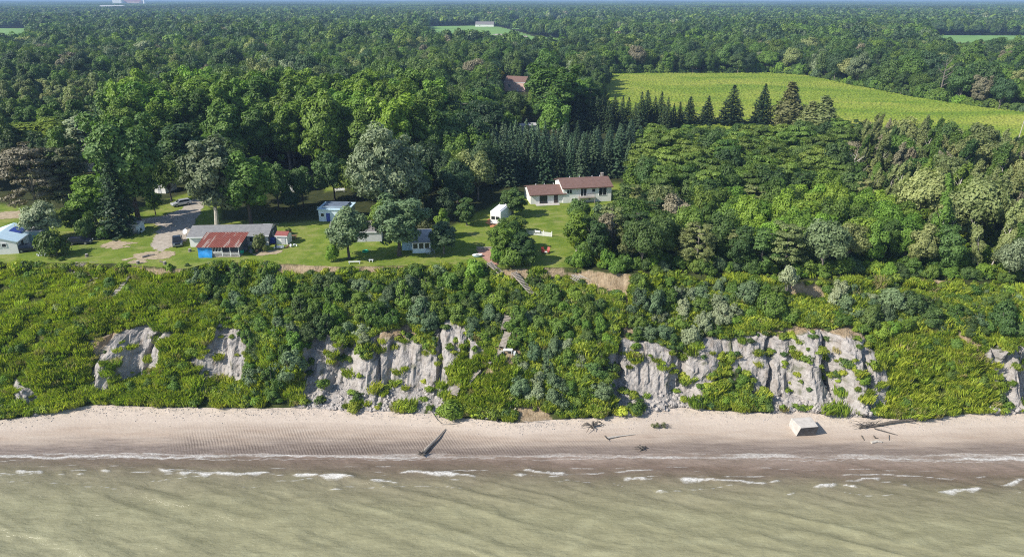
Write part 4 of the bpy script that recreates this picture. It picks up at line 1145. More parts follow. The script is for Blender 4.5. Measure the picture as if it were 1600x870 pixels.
# shrubs: jittered over the surface of the slope
def bluff_pts(n, mask_fn):
    rr_ = rng.integers(2, len(TS) - 3, n); cc_ = rng.choice(np.where(np.abs(XS) < 112)[0], n)
    return rr_, cc_
rr_, cc_ = bluff_pts(9000, None)
vx_, vy_ = BPX[rr_, cc_], BPY[rr_, cc_]
isd = np.array([inpoly(vx_, vy_, q) for q in S_DARK]).any(0); iss = np.array([inpoly(vx_, vy_, q) for q in S_SILV]).any(0); isl = np.array([inpoly(vx_, vy_, q) for q in S_LEAF]).any(0)
cl_ = np.maximum(clay[rr_, cc_], soil[rr_, cc_])
soft_ = np.array([polydist(vx_, vy_ - q_, sp_) > -5 for sp_ in SOIL for q_ in (8, 20)]).any(0)
below_ = np.array([inpoly(vx_, vy_ - q_, sp_) for sp_ in CLAY[:6] for q_ in (10, 24, 36)]).any(0)
kept = []
STAIR_PX = [(764, 412, 782, 432), (803, 432, 834, 466), (795, 498, 788, 522), (792, 525, 783, 548), (780, 552, 764, 574), (748, 582, 733, 600), (716, 604, 710, 622), (200, 438, 178, 470)]
def near_stairs(px, py, r_):
    d = np.full(np.shape(px), 1e9)
    for x0, y0, x1, y1 in STAIR_PX:
        t = np.clip(((px - x0) * (x1 - x0) + (py - y0) * (y1 - y0)) / ((x1 - x0) ** 2 + (y1 - y0) ** 2), 0, 1)
        d = np.minimum(d, np.hypot(px - x0 - t * (x1 - x0), py + 0 - y0 - t * (y1 - y0)))
    return d < r_
ns = near_stairs(vx_, vy_, 11)
hole = near_stairs(vx_, vy_, 0) | ((np.abs(vx_ - 793) < 16) & (np.abs(vy_ - 556) < 12))
for i in range(len(rr_)):
    if cl_[i] > .35 and not (isl[i] and rng.random() < .12): continue
    if ns[i] or hole[i]: continue
    t_ = TS[rr_[i]]
    if isd[i] or iss[i]: s = rng.uniform(.8, 2.1) if iss[i] else rng.uniform(.6, 1.75); pr = 1.0
    elif isl[i]: s = rng.uniform(.4, .85); pr = .35
    else: s = rng.uniform(.35, .8); pr = .12
    if soft_[i]: s *= .4; pr *= .3
    if below_[i] and not isl[i]: s *= .45; pr *= .35
    if t_ > .93: s *= .5
    if t_ < .06: s *= .6
    if rng.random() > pr: continue
    p = (BX[rr_[i], cc_[i]], BY[rr_[i], cc_[i]], BZ[rr_[i], cc_[i]])
    if any((p[0] - a[0]) ** 2 + (p[1] - a[1]) ** 2 + (p[2] - a[2]) ** 2 < ((s + a[3]) * .9) ** 2 for a in kept): continue
    kept.append((*p, s))
    mt = pick(('leaf_silver', .35), ('leaf_blue', .5), ('leaf_mid', .15))[0] if iss[i] else pick(('leaf_dark', .20), ('leaf_mid', .48), ('leaf_blue', .14), ('leaf_bright', .18))[0] if isd[i] else pick(('leaf_bright', .45), ('leaf_mid', .45), ('leaf_olive', .1))[0]
    shr.append((*p, s, mt, vx_[i], vy_[i]))
shr.sort(key=lambda c: -c[3])
SHR = shr[:290]; restS = shr[290:]
made_s = []
for (x, y, z, s, mt, a, b_) in SHR:
    part_ = ('left of the brush heap' if a < 100 else 'around the left clay spur' if a < 290 else 'below the red roofed cabin' if a < 470 else 'above the wide clay face' if a < 620 else 'left of the bluff stairs' if a < 770 else
             'right of the bluff stairs' if a < 900 else 'beside the narrow soil slip' if a < 985 else 'over the fluted clay face' if a < 1150 else 'over the right clay face' if a < 1380 else 'at the right end of the bluff')
    label = '%s shrub %s' % (TONE[mt], part_)
    t = thing('bluff_shrub', label, 'shrub', (x, y, z - .25), random.uniform(0, 6.28), 'shrubs ' + part_)
    made_s.append((t, label, a, z))
    if s > .95:
        q = 'thicket%d' % random.randrange(5); k_ = s * 1.75 / 2.8
        t.scale = (k_ * random.uniform(.85, 1.2), k_ * random.uniform(.85, 1.2), k_ * random.uniform(.85, 1.35)); t.rotation_euler = (random.uniform(-.15, .2), random.uniform(-.1, .15), random.uniform(0, 6.28))
    else:
        q = 'shrub%d' % random.randrange(5); t.scale = (s * random.uniform(.9, 1.3), s * random.uniform(.9, 1.3), s * random.uniform(.8, 1.4))
    link('foliage', crown_mesh(q, mt), t); link('stem', trunk_mesh(q, 'bark_gray'), t)
label_rows(made_s, ('lowest row', 'row up'))
# ground cover
n = 64000
rr_, cc_ = bluff_pts(n, None)
fr = rng.random(n); fc = rng.random(n)
def lerp2(A): return (A[rr_, cc_] * (1 - fr) + A[rr_ + 1, cc_] * fr) * (1 - fc) + (A[rr_, cc_ + 1] * (1 - fr) + A[rr_ + 1, cc_ + 1] * fr) * fc
gx_, gy_, gz_, gc_, gs_, ga_, gb_ = lerp2(BX), lerp2(BY), lerp2(BZ), lerp2(clay), lerp2(soil), lerp2(BPX), lerp2(BPY)
# the lower right of the frame and the left are grass, the middle weeds
GR = [[(0, 420), (300, 430), (330, 520), (300, 640), (0, 640)], [(1360, 510), (1560, 520), (1560, 650), (1370, 650)], [(390, 540), (470, 540), (470, 640), (390, 640)], [(690, 560), (800, 540), (800, 640), (690, 640)]]
isg = np.array([inpoly(ga_, gb_, q) for q in GR]).any(0)
pg = np.where(isg, .80, .30)
isgrass = rng.random(n) < pg
keep = (np.maximum(gc_, gs_) < .45) | (rng.random(n) < .02) | (rng.random(n) < .3 * sstep(.62, .66, fbm(gx_ / 2.4, gz_ / 1.6, 601)) * (gs_ < .3))
keep &= ~near_stairs(ga_, gb_, 6) & ~((np.abs(ga_ - 795) < 12) & (np.abs(gb_ - 556) < 9))
keep &= (fbm(gx_ / 1.6, gz_ / .9, 600) > .41)
straw = rng.random(n) < .06
tm = [npmesh('grass_source', TUFTS['grass%d' % i][0], qf(TUFTS['grass%d' % i][0]), m_, {'v': ('FACE', TUFTS['grass%d' % i][1])}) for m_ in ('blade_green', 'blade_straw') for i in range(3)]
tm += [npmesh('weed_source', TUFTS['weed%d' % i][0], qf(TUFTS['weed%d' % i][0]), m_, {'v': ('FACE', TUFTS['weed%d' % i][1])}) for m_ in ('blade_weed', 'leaf_dark', 'blade_green') for i in range(3)]
idx = np.where(isgrass, np.where(straw, 3, 0), 6 + 3 * rng.choice(3, n, p=[.42, .16, .42])) + rng.integers(0, 3, n)
sc_ = rng.uniform(.7, 1.5, n) * np.where(isgrass, 1.1, np.where(isg, .7, 1.15)) * (.35 + 1.25 * fbm(gx_ / 3, gz_ / 1.6, 610, 3))
colg = source_col('undergrowth', tm)
o = scatter('undergrowth', np.stack([gx_, gy_, gz_], 1)[keep], rng.uniform(0, 6.28, n)[keep], sc_[keep], idx[keep], colg)
tag(o, 'thick grass, weeds and brambles covering the bluff', 'undergrowth', kind='stuff')
if restS:
    cols_ = source_col('thicket', [npmesh('thicket_source', SHAPES['shrub%d' % i][0], qf(SHAPES['shrub%d' % i][0]), m_, {'v': ('FACE', SHAPES['shrub%d' % i][1])}) for m_ in ('leaf_mid', 'leaf_dark', 'leaf_bright', 'leaf_blue') for i in range(3)])
    mi = {'leaf_mid': 0, 'leaf_dark': 1, 'leaf_bright': 2, 'leaf_blue': 3, 'leaf_silver': 3, 'leaf_olive': 0}
    o = scatter('thicket', [(c[0], c[1], c[2] - .2) for c in restS], rng.uniform(0, 6.28, len(restS)), [c[3] for c in restS], [mi[c[4]] * 3 + random.randrange(3) for c in restS], cols_)
    tag(o, 'small bushes scattered between the larger shrubs of the bluff', 'bushes', kind='stuff')
# undergrowth on the floor of the right wood and along the edge
gxx, gyy = jgrid(-115, 230, 112, 215, 1.7)
ppx, ppy = P(gxx, gyy, PLAT)
e_ = edge_y(gxx)
ok = (gyy > e_ - .1) & ((inpoly(ppx, ppy, R_POLY) & (rng.random(len(gxx)) < .8)) | ((gyy < e_ + 1.4) & (rng.random(len(gxx)) < .16))) & (ppx < 1700)
k_ = ok.sum()
es_ = np.array([polydist(ppx, ppy, sp_) > -9 for sp_ in SOIL]).any(0); ok &= ~(es_ & (gyy < e_ + 1.6)); k_ = ok.sum()
o = scatter('brambles', np.stack([gxx[ok], gyy[ok], np.full(k_, PLAT - .05)], 1), rng.uniform(0, 6.28, k_), np.where(gyy[ok] < e_[ok] + 1.6, .7, 1.7) * rng.uniform(.6, 1.4, k_), rng.choice([0, 1, 2, 6, 7, 8, 9, 10, 11, 12], k_), colg)
tag(o, 'weeds and brambles under the trees and along the bluff edge', 'undergrowth', kind='stuff')

# bushes skirting the corn field, the bluff-edge wood and the border of the lawn
hp = []
def skirt(pts, step, off, sc0, sc1, spread=2.0):
    W_ = [G(a, b_, PLAT) for a, b_ in pts]; W_ = [np.array([float(a), float(b_)]) for a, b_ in W_]
    for p, q in zip(W_[:-1], W_[1:]):
        L = np.linalg.norm(q - p); nrm = np.array([-(q - p)[1], (q - p)[0]]) / L
        for k in range(int(L / step)):
            c = p + (q - p) * (k + rng.random()) * step / L + nrm * (off + rng.normal() * spread)
            hp.append((c[0], c[1], rng.uniform(sc0, sc1)))
skirt([(925, 121), (1000, 118), (1200, 117), (1260, 121), (1340, 138), (1450, 160), (1600, 180), (1700, 192)], 3.0, 3.5, .9, 2.2, 1.5)
skirt([(940, 422), (1000, 424), (1130, 426), (1250, 434), (1400, 430), (1500, 436), (1600, 443), (1740, 448)], 1.3, 1.5, .35, .9, 1.2)
skirt([(950, 412), (1000, 414), (1130, 414), (1250, 420), (1400, 416), (1500, 420), (1600, 430), (1740, 436)], 1.6, 2.0, .5, 1.2, 1.2)
skirt([(906, 420), (902, 390), (905, 360), (930, 340), (965, 328)], 1.8, -1.5, .4, 1.0, .8)
skirt([(1300, 214), (1540, 238), (1700, 250)], 3.0, -2.0, .7, 1.5, 1.5)
hm = [npmesh('bush_source', SHAPES['thicket%d' % i][0], qf(SHAPES['thicket%d' % i][0]), m_, {'v': ('FACE', SHAPES['thicket%d' % i][1])}) for m_ in ('leaf_mid', 'leaf_dark', 'leaf_bright', 'leaf_blue') for i in range(2)]
nh = len(hp)
o = scatter('bushes', [(a, b_, PLAT - .1) for a, b_, _ in hp], rng.uniform(0, 6.28, nh), [c for _, _, c in hp], rng.choice(8, nh, p=[.2, .2, .15, .15, .1, .1, .05, .05]), source_col('bushes', hm))
tag(o, 'tangled bushes along the corn field and at the edge of the right wood', 'bushes', kind='stuff')
# ------------------------------------------------------------------ buildings
plain('white_siding', (0.72, 0.71, 0.68), 0.6, 0.05, 1.5)
plain('white_paint', (0.80, 0.80, 0.78), 0.5, 0.04, 2)
plain('blue_white_siding', (0.60, 0.70, 0.76), 0.6, 0.06, 1.5)
plain('pale_blue', (0.38, 0.55, 0.66), 0.6, 0.08, 1.5)
plain('teal_wall', (0.22, 0.33, 0.33), 0.7, 0.1, 1.5)
plain('gray_siding', (0.45, 0.46, 0.47), 0.7, 0.1, 1.5)
plain('dark_wall', (0.10, 0.11, 0.12), 0.8, 0.2, 2)
plain('dark_trim', (0.05, 0.04, 0.035), 0.7, 0.2, 2)
plain('brown_trim', (0.12, 0.06, 0.04), 0.7, 0.2, 2)
plain('blue_tarp', (0.02, 0.24, 0.58), 0.45, 0.35, 1.2, bmp=0.5)
plain('deep_blue', (0.03, 0.06, 0.30), 0.5, 0.2, 2)
plain('red_paint', (0.32, 0.045, 0.03), 0.5, 0.15, 3)
plain('brick_pink', (0.55, 0.38, 0.32), 0.85, 0.2, 4)
plain('weathered_wood', (0.33, 0.29, 0.25), 0.85, 0.3, 3)
plain('brown_wood', (0.20, 0.12, 0.07), 0.85, 0.3, 3)
plain('metal_gray', (0.35, 0.36, 0.38), 0.4, 0.15, 3, 0.6)
plain('black_rubber', (0.02, 0.02, 0.02), 0.8, 0.2, 6)
plain('clutter_white', (0.70, 0.70, 0.72), 0.6, 0.2, 6)
plain('concrete', (0.44, 0.41, 0.375), 0.9, 0.18, 1.5, bmp=0.4)
plain('concrete_shade', (0.085, 0.078, 0.075), 0.9, 0.35, 1.2, bmp=0.5)  # darker copy of the concrete, paints the shade on the block's front
plain('steel_panel', (0.12, 0.15, 0.20), 0.6, 0.2, 1.2)
plain('green_plastic', (0.03, 0.50, 0.30), 0.4, 0.15, 2)
m, nt, b = newmat('window_glass')
b.inputs['Base Color'].default_value = (0.02, 0.025, 0.03, 1); b.inputs['Roughness'].default_value = 0.08
def roofmat(name, lo, hi, ribs=None, rust=None):
    m, nt, b = newmat(name)
    tc = N(nt, 'ShaderNodeTexCoord')
    c = ramp(nt, noise(nt, 1.4, 6, 0.7, tc.outputs['Object']), [(0.3, lo), (0.7, hi)])
    if rust:
        mp_ = N(nt, 'ShaderNodeMapping'); mp_.inputs['Scale'].default_value = (1.0, 0.12, 0.12); nt.links.new(tc.outputs['Object'], mp_.inputs[0])
        c = mixc(nt, ramp(nt, noise(nt, 1.6, 4, 0.6, mp_.outputs[0]), [(0.56, 0), (0.60, 1)]), c, rust)
    c = mixc(nt, 1.0, c, ramp(nt, noise(nt, 6, 3, 0.7, tc.outputs['Object']), [(0.3, (0.82,) * 3), (0.7, (1.15,) * 3)]), 'MULTIPLY')
    nt.links.new(c, b.inputs['Base Color']); b.inputs['Roughness'].default_value = 0.85
roofmat('roof_brown', (0.120, 0.066, 0.052), (0.185, 0.110, 0.090))
roofmat('roof_gray', (0.15, 0.15, 0.155), (0.24, 0.24, 0.24))
roofmat('roof_palegray', (0.32, 0.32, 0.33), (0.50, 0.50, 0.50))
roofmat('roof_rust', (0.19, 0.052, 0.038), (0.28, 0.085, 0.060), rust=(0.36, 0.26, 0.22))
roofmat('roof_blue', (0.40, 0.56, 0.66), (0.52, 0.66, 0.74))
roofmat('roof_maroon', (0.20, 0.05, 0.045), (0.28, 0.09, 0.075))
roofmat('roof_tan', (0.42, 0.36, 0.30), (0.56, 0.50, 0.43))
roofmat('roof_darkgray', (0.13, 0.12, 0.12), (0.22, 0.21, 0.21))

def house_block(t, x0, x1, y0, y1, h, rise, wall, roof, axis='x', z0=0.0, ov=0.45, trim='white_paint'):
    """gabled block in local metres: walls with gables, roof slabs, fascia"""
    a0, a1, b0, b1 = (x0, x1, y0, y1) if axis == 'x' else (y0, y1, x0, x1)
    bm_ = (b0 + b1) / 2; sl = rise / ((b1 - b0) / 2)
    mb = MB(); mb.prism([(b0, z0 - .6), (b1, z0 - .6), (b1, z0 + h), (bm_, z0 + h + rise), (b0, z0 + h)], a0, a1, axis); mb.build('wall', wall, t)
    k = .14; o_ = ov
    mb = MB(); mb.prism([(b0 - o_, z0 + h - o_ * sl + .02), (bm_, z0 + h + rise + .02), (b1 + o_, z0 + h - o_ * sl + .02), (b1 + o_, z0 + h - o_ * sl + k), (bm_, z0 + h + rise + k + .02), (b0 - o_, z0 + h - o_ * sl + k)], a0 - o_ * .8, a1 + o_ * .8, axis)
    rf = mb.build('roof', roof, t)
    mb = MB()
    for bb in (b0 - o_ - .03, b1 + o_ + .03):
        if axis == 'x': mb.box(((a0 + a1) / 2, bb, z0 + h - o_ * sl + .02), (a1 - a0 + 1.6 * o_, .05, .20))
        else: mb.box((bb, (a0 + a1) / 2, z0 + h - o_ * sl + .02), (.05, a1 - a0 + 1.6 * o_, .20))
    mb.build('fascia', trim, t)
    return rf
def window(t, c, w, h, face='-y', frame='white_paint', name='window', bars=1):
    """c = centre of the opening on the wall plane"""
    f = MB(); p = MB(); x, y, z = c
    def bx(mb, u, v, du, dv, off, th):
        if face in ('-y', '+y'):
            s = -1 if face == '-y' else 1; mb.box((x + u, y + s * (off + th / 2), z + v), (du, th, dv))
        else:
            s = -1 if face == '-x' else 1; mb.box((x + s * (off + th / 2), y + u, z + v), (th, du, dv))
    e = .09
    for v in (-h / 2, h / 2): bx(f, 0, v, w + e, e, .003, .07)
    for u in [-w / 2, w / 2] + [(-w / 2 + w * (k + 1) / (bars + 1)) for k in range(bars)]: bx(f, u, 0, e * .8, h - e, .004, .06)
    bx(p, 0, 0, w - .03, h - .03, .006, .03)
    fo_ = f.build(name, frame, t); p.build('pane', 'window_glass', fo_)
    return fo_
def door(t, c, w, h, face='-y', mat='dark_trim'):
    mb = MB(); x, y, z = c; s = -1 if face[0] == '-' else 1
    d_ = (w, .06, h) if face[1] == 'y' else (.06, w, h)
    mb.box((x, y + s * .035, z + h / 2) if face[1] == 'y' else (x + s * .035, y, z + h / 2), d_)
    o_ = mb.build('door', mat, t)
    hb = MB(); hb.box((x + w * .35, y + s * .09, z + 1.0) if face[1] == 'y' else (x + s * .09, y + w * .35, z + 1.0), (.06, .06, .06)); hb.build('handle', 'metal_gray', o_)
    return o_

# white split-level house under brown roofs
w = gw(829, 319.3)
t = thing('white_house', 'long white split-level house with two brown roofs beside the spruces', 'house', w, R(9.5))
house_block(t, 0, 8.8, 0, 8.4, 2.45, 1.25, 'white_siding', 'roof_brown', trim='brown_trim')
rf = house_block(t, 8.3, 20.9, -.3, 8.9, 3.9, 1.35, 'white_siding', 'roof_brown', trim='brown_trim')
mb = MB(); mb.box((20.3, 6.6, 4.9), (.6, .6, 1.6)); mb.box((20.3, 6.6, 5.74), (.72, .72, .12)); mb.build('chimney', 'weathered_wood', rf)
for vx in (2.2, 4.4, 6.8): MB().lathe([(.09, 0), (.09, .45), (.13, .5)], (vx, 4.4, 3.6), 8).build('roof_vent', 'clutter_white', t)
for vx in (11, 13.6, 17, 19): MB().lathe([(.09, 0), (.09, .45), (.13, .5)], (vx, 4.5, 5.15), 8).build('roof_vent', 'clutter_white', t)
window(t, (3.3, 0, 1.15), 1.9, 2.05, bars=1, frame='dark_trim', name='patio_door'); door(t, (6.5, 0, 0), 1.0, 2.1)
window(t, (9.9, -.3, 2.9), 1.3, 1.1); window(t, (13.6, -.3, 2.6), 1.5, 2.0, frame='white_paint', name='balcony_door'); window(t, (16.2, -.3, 3.0), .9, .9, bars=0)
window(t, (18.6, -.3, 2.6), 2.0, 2.0, name='balcony_door'); window(t, (11.2, -.3, .75), 1.5, .7); window(t, (15.2, -.3, .9), .5, .8, bars=0)
mb = MB(); mb.box((14.2, -1.1, 1.5), (4.2, 1.5, .14))
for px_ in (12.2, 16.2): mb.box((px_, -1.75, .75), (.12, .12, 1.5))
mb.build('balcony', 'weathered_wood', t)
mb = MB(); mb.box((14.2, -1.8, 2.5), (4.2, .05, .07))
for k in range(15): mb.box((12.15 + k * .29, -1.8, 2.03), (.04, .04, .92))
mb.build('railing', 'dark_trim', t)
mb = MB(); mb.box((4.2, -1.0, .03), (6, 1.8, .1)); mb.build('patio_slab', 'concrete', t)

# blue roofed white house, far left
w = gw(30, 396)
t = thing('white_cottage', 'white cottage with pale blue roof at the left border of the photo', 'house', w, R(12))
house_block(t, -7.6, 0, 0, 9.5, 2.5, 1.2, 'white_siding', 'roof_blue', axis='y', ov=.3)
window(t, (-3.4, 0, 1.9), .8, .8, bars=0); window(t, (-2.3, 0, 1.9), .8, .8, bars=0); window(t, (-5.6, 0, 1.9), 1.0, .7)
mb = MB(); mb.box((1.3, 7.5, 1.15), (2.6, 4, 3.5)); mb.build('side_annex', 'teal_wall', t)
mb = MB(); mb.box((1.4, 7.4, 2.98), (3.1, 4.6, .14), ry=R(4)); mb.build('annex_roof', 'roof_palegray', t)
mb = MB(); mb.box((-1.8, 6.0, 3.30), (2.2, 3.0, .07), ry=R(17.4)); mb.build('roof_panel', 'deep_blue', t)
door(t, (0, 2.4, 0), .9, 2.0, '+x')

# long low bungalow, gray roof
w = gw(298, 386)
t = thing('gray_bungalow', 'long low bungalow with plain gray roof behind the red roofed cabin', 'house', w, R(4))
house_block(t, 0, 16.0, 0, 7.5, 2.3, 1.1, 'white_siding', 'roof_gray')
mb = MB(); mb.box((16.03, 3.75, 1.1), (.06, 7.3, 2.6)); mb.build('gable_cladding', 'dark_wall', t)
door(t, (14.6, 0, 0), .9, 2.0); window(t, (12.8, 0, 1.4), 1.2, 1.0); window(t, (0, 3.0, 1.3), .9, .9, '-x', bars=0)
window(t, (16.06, 4.0, 1.3), 1.2, .9, '+x')
mb = MB(); mb.box((15.0, 2.2, 3.02), (1.6, 3.6, .05), rx=R(16.4)); mb.build('roof_patch', 'roof_palegray', t)

# red metal roofed cabin with porch and blue tarp
w = gw(312, 402)
t = thing('porch_cabin', 'small cabin with rusty red metal roof, open porch and blue tarp', 'cabin', w, R(1))
mb = MB(); mb.box((4.0, 3.9, 1.1), (7.6, 3.4, 2.9)); mb.build('wall', 'dark_wall', t)
mb = MB(); mb.prism([(-.35, 2.15), (6.0, 3.25), (6.0, 3.33), (-.35, 2.23)], -.35, 8.3, 'x')
for k in range(29): mb.add([(-.35 + k * .308 + a, b_, c_) for a, b_, c_ in ((0, -.36, 2.23), (.07, -.36, 2.23), (.07, 6.0, 3.335), (0, 6.0, 3.335), (.02, -.36, 2.28), (.05, -.36, 2.28), (.05, 6.0, 3.385), (.02, 6.0, 3.385))],
                            [(4, 5, 6, 7), (0, 1, 5, 4), (1, 2, 6, 5), (3, 0, 4, 7)])
mb.build('roof', 'roof_rust', t)
mb = MB(); mb.box((4.0, 1.1, -.02), (7.9, 2.2, .3)); mb.build('porch_floor', 'weathered_wood', t)
for k, xx in enumerate((.08, 2.6, 4.6, 6.2, 7.9)): MB().box((xx, .08, 1.1), (.12, .12, 2.15)).build('post', 'white_paint', t)
mb = MB()
for zz in (.35, .62, .95): mb.box((5.2, .02, zz), (5.3, .05, .09))
mb.build('railing', 'white_siding', t)
mb = MB()
for k in range(6): mb.box((2.8 + k * .3, .06, 1.55), (.05, .04, .95))
mb.box((3.6, .06, 1.1), (1.9, .05, .08)); mb.build('lattice', 'white_paint', t)
mb = MB()   # tarp: rippled cloth on the left third of the front and down the left side
nx, nz = 22, 16; vs = []
for j in range(nz + 1):
    for i in range(nx + 1):
        u_, v_ = i / nx, j / nz; vs.append((-.05 + 2.7 * u_, -.10 - .10 * math.sin(u_ * 9 + v_ * 3) * .6 - .08 * math.sin(v_ * 7) - .25 * (1 - v_) ** 2, -.05 + 2.2 * v_))
mb.add(vs, [(j * (nx + 1) + i, j * (nx + 1) + i + 1, (j + 1) * (nx + 1) + i + 1, (j + 1) * (nx + 1) + i) for j in range(nz) for i in range(nx)])
mb.box((-.12, 1.1, 1.0), (.04, 2.3, 2.1)); mb.build('tarp', 'blue_tarp', t)

# sheds
def shed(px, py, wd, dp, h, rise, wall, roof, rz, name, label, cat='shed', axis='x', dr=True, win=False):
    w = gw(px, py); t = thing(name, label, cat, w, R(rz))
    house_block(t, -wd / 2, wd / 2, 0, dp, h, rise, wall, roof, axis=axis, ov=.18)
    if dr: door(t, (wd * .15, 0, 0), min(.9, wd * .35), min(1.9, h * .85), mat='gray_siding')
    if win: window(t, (-wd * .25, 0, h * .6), min(1.4, wd * .25), h * .35)
    return t
shed(441, 382, 2.4, 2.6, 1.9, .5, 'white_siding', 'roof_maroon', -4, 'garden_shed', 'tiny white shed with maroon roof on the lawn right of the cabin')
shed(208, 365, 3.0, 2.6, 2.0, .45, 'blue_white_siding', 'roof_palegray', 2, 'white_shed', 'small white shed on the lawn left of the gravel lane')
shed(130, 368, 2.6, 2.4, 1.9, .4, 'gray_siding', 'roof_palegray', 0, 'gray_shed', 'small gray shed half hidden behind bushes, left lawn')
# houses among the trees
w = gw(499, 346)
t = thing('blue_house', 'pale blue house with flat roof deck left of the willow', 'house', w, R(-3))
mb = MB(); mb.box((3.5, 3, 1.3), (7, 6, 3.0)); mb.build('wall', 'blue_white_siding', t)
mb = MB(); mb.box((3.5, 3, 2.9), (7.5, 6.5, .18)); mb.build('roof', 'roof_blue', t)
mb = MB(); mb.box((3.5, -.2, 3.6), (7.3, .05, .05))
for k in range(8): mb.box((-.1 + k * 1.03, -.2, 3.28), (.05, .05, .62))
mb.build('railing', 'pale_blue', t)
mb = MB(); mb.box((3.5, 3, 3.25), (6.0, 4.2, .5), taper=.9); mb.build('roof_panels', 'steel_panel', t)
window(t, (5.4, 0, 1.6), 1.4, 1.1); door(t, (2.2, 0, 0), .9, 2.0, mat='deep_blue'); window(t, (.9, 0, 1.6), .8, .8, bars=0)
t = shed(556, 378, 11.0, 6.5, 2.2, 1.3, 'gray_siding', 'roof_darkgray', 3, 'gray_cottage', 'gray cottage with dark roof mostly hidden behind the windblown trees', 'house', dr=True, win=True)
MB().box((-5.0, -.1, 1.1), (.3, .3, 2.2)).build('post', 'white_paint', t)
w = gw(636, 391)
t = thing('sunroom_house', 'white and pale blue house with a row of sunroom windows', 'house', w, R(6))
house_block(t, -1.0, 4.9, 0, 6.5, 2.3, .9, 'pale_blue', 'roof_palegray', ov=.35)
mb = MB(); mb.box((3.0, -1.0, .25), (3.6, 2.0, 1.2)); mb.build('sunroom_base', 'blue_white_siding', t)
mb = MB(); mb.box((3.0, -.95, 2.35), (4.0, 2.4, .12), rx=R(6)); mb.build('sunroom_roof', 'roof_palegray', t)
for k in range(4): MB().box((1.25 + k * 1.17, -1.95, 1.55), (.14, .1, 1.5)).build('post', 'white_paint', t)
for k in range(3): window(t, (1.83 + k * 1.17, -1.9, 1.5), .95, 1.15, bars=0)
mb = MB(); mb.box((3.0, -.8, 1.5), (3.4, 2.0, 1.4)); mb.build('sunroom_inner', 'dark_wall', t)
t = shed(455, 300, 8.5, 7, 2.6, 1.6, 'white_siding', 'roof_palegray', 8, 'white_house', 'white house glimpsed between dark trees left of the blue house', 'house', win=True)
t = shed(148, 268, 9.0, 6, 2.5, .9, 'gray_siding', 'roof_tan', 3, 'tan_roof_house', 'low house with pale tan roof behind the brown pines', 'house', win=True)
t = shed(246, 302, 5.0, 5, 2.3, .8, 'white_siding', 'roof_palegray', -10, 'small_garage', 'small pale garage behind the tree trunks left of the silver car', 'garage', win=False)
t = shed(804, 143, 12.5, 9, 5.0, 2.7, 'brick_pink', 'roof_brown', -22, 'brick_house', 'pinkish brick house with brown roof alone in the forest', 'house', win=True)
t = shed(826, 205, 6.5, 4.0, 2.2, .5, 'gray_siding', 'roof_palegray', 14, 'roadside_shed', 'low pale roofed shed at the left end of the spruce row', 'shed')
t = shed(757, 43, 34, 16, 4.5, 5, 'white_siding', 'roof_darkgray', -4, 'farmhouse', 'distant white farmhouse with dark roof beside the far green field', 'house', win=True)
t = shed(175, 19, 96, 30, 22, 3, 'white_paint', 'roof_palegray', 0, 'warehouse', 'long white warehouse far off in the upper left forest', 'building', dr=False)
w = gw(205, 11.0)
t = thing('factory', 'distant pale factory with a tall chimney on the horizon, upper left', 'building', w)
house_block(t, -90, 60, 0, 60, 34, 6, 'brick_pink', 'roof_maroon'); MB().box((-70, -20, 20), (60, 40, 44)).build('annex', 'white_paint', t)
MB().lathe([(9, 0), (7, 60), (5, 95)], (85, 20, 0), 14).build('chimney', 'white_paint', t)
sheet('farm_track', [(772, 56), (778, 54.5), (822, 58), (822, 59.5), (790, 58.5)], 'gravel', PLAT + 1.2, 3.0, 0.5, 20, 240)

# white trailer
w = gw(766, 351)
t = thing('trailer', 'boxy white trailer home with dark end window by the orange mulch', 'trailer', w, R(-18))
mb = MB(); mb.box((1.3, 4.2, 1.75), (2.6, 8.4, 3.0)); mb.build('body', 'white_paint', t, bevel=.15)
mb = MB(); mb.box((1.3, 4.2, 3.32), (2.0, 7.6, .12)); mb.build('roof_cap', 'clutter_white', t, bevel=.04)
window(t, (.7, 0, 1.7), .75, .6, frame='dark_trim', bars=0); window(t, (1.8, 0, 1.7), .75, .6, frame='dark_trim', bars=0); window(t, (0, 3.5, 1.7), 1.1, .7, '-x')
door(t, (0, 6.2, .4), .7, 1.8, '-x', 'gray_siding')
for yy in (3.6, 4.8):
    for xx in (.05, 2.55): MB().tube([(xx - .12, yy, .35), (xx + .12, yy, .35)], .35, 14).build('wheel', 'black_rubber', t)
mb = MB(); mb.tube([(.3, 0, .35), (1.3, -1.1, .35)], .05, 5); mb.tube([(2.3, 0, .35), (1.3, -1.1, .35)], .05, 5); mb.build('hitch', 'dark_trim', t)

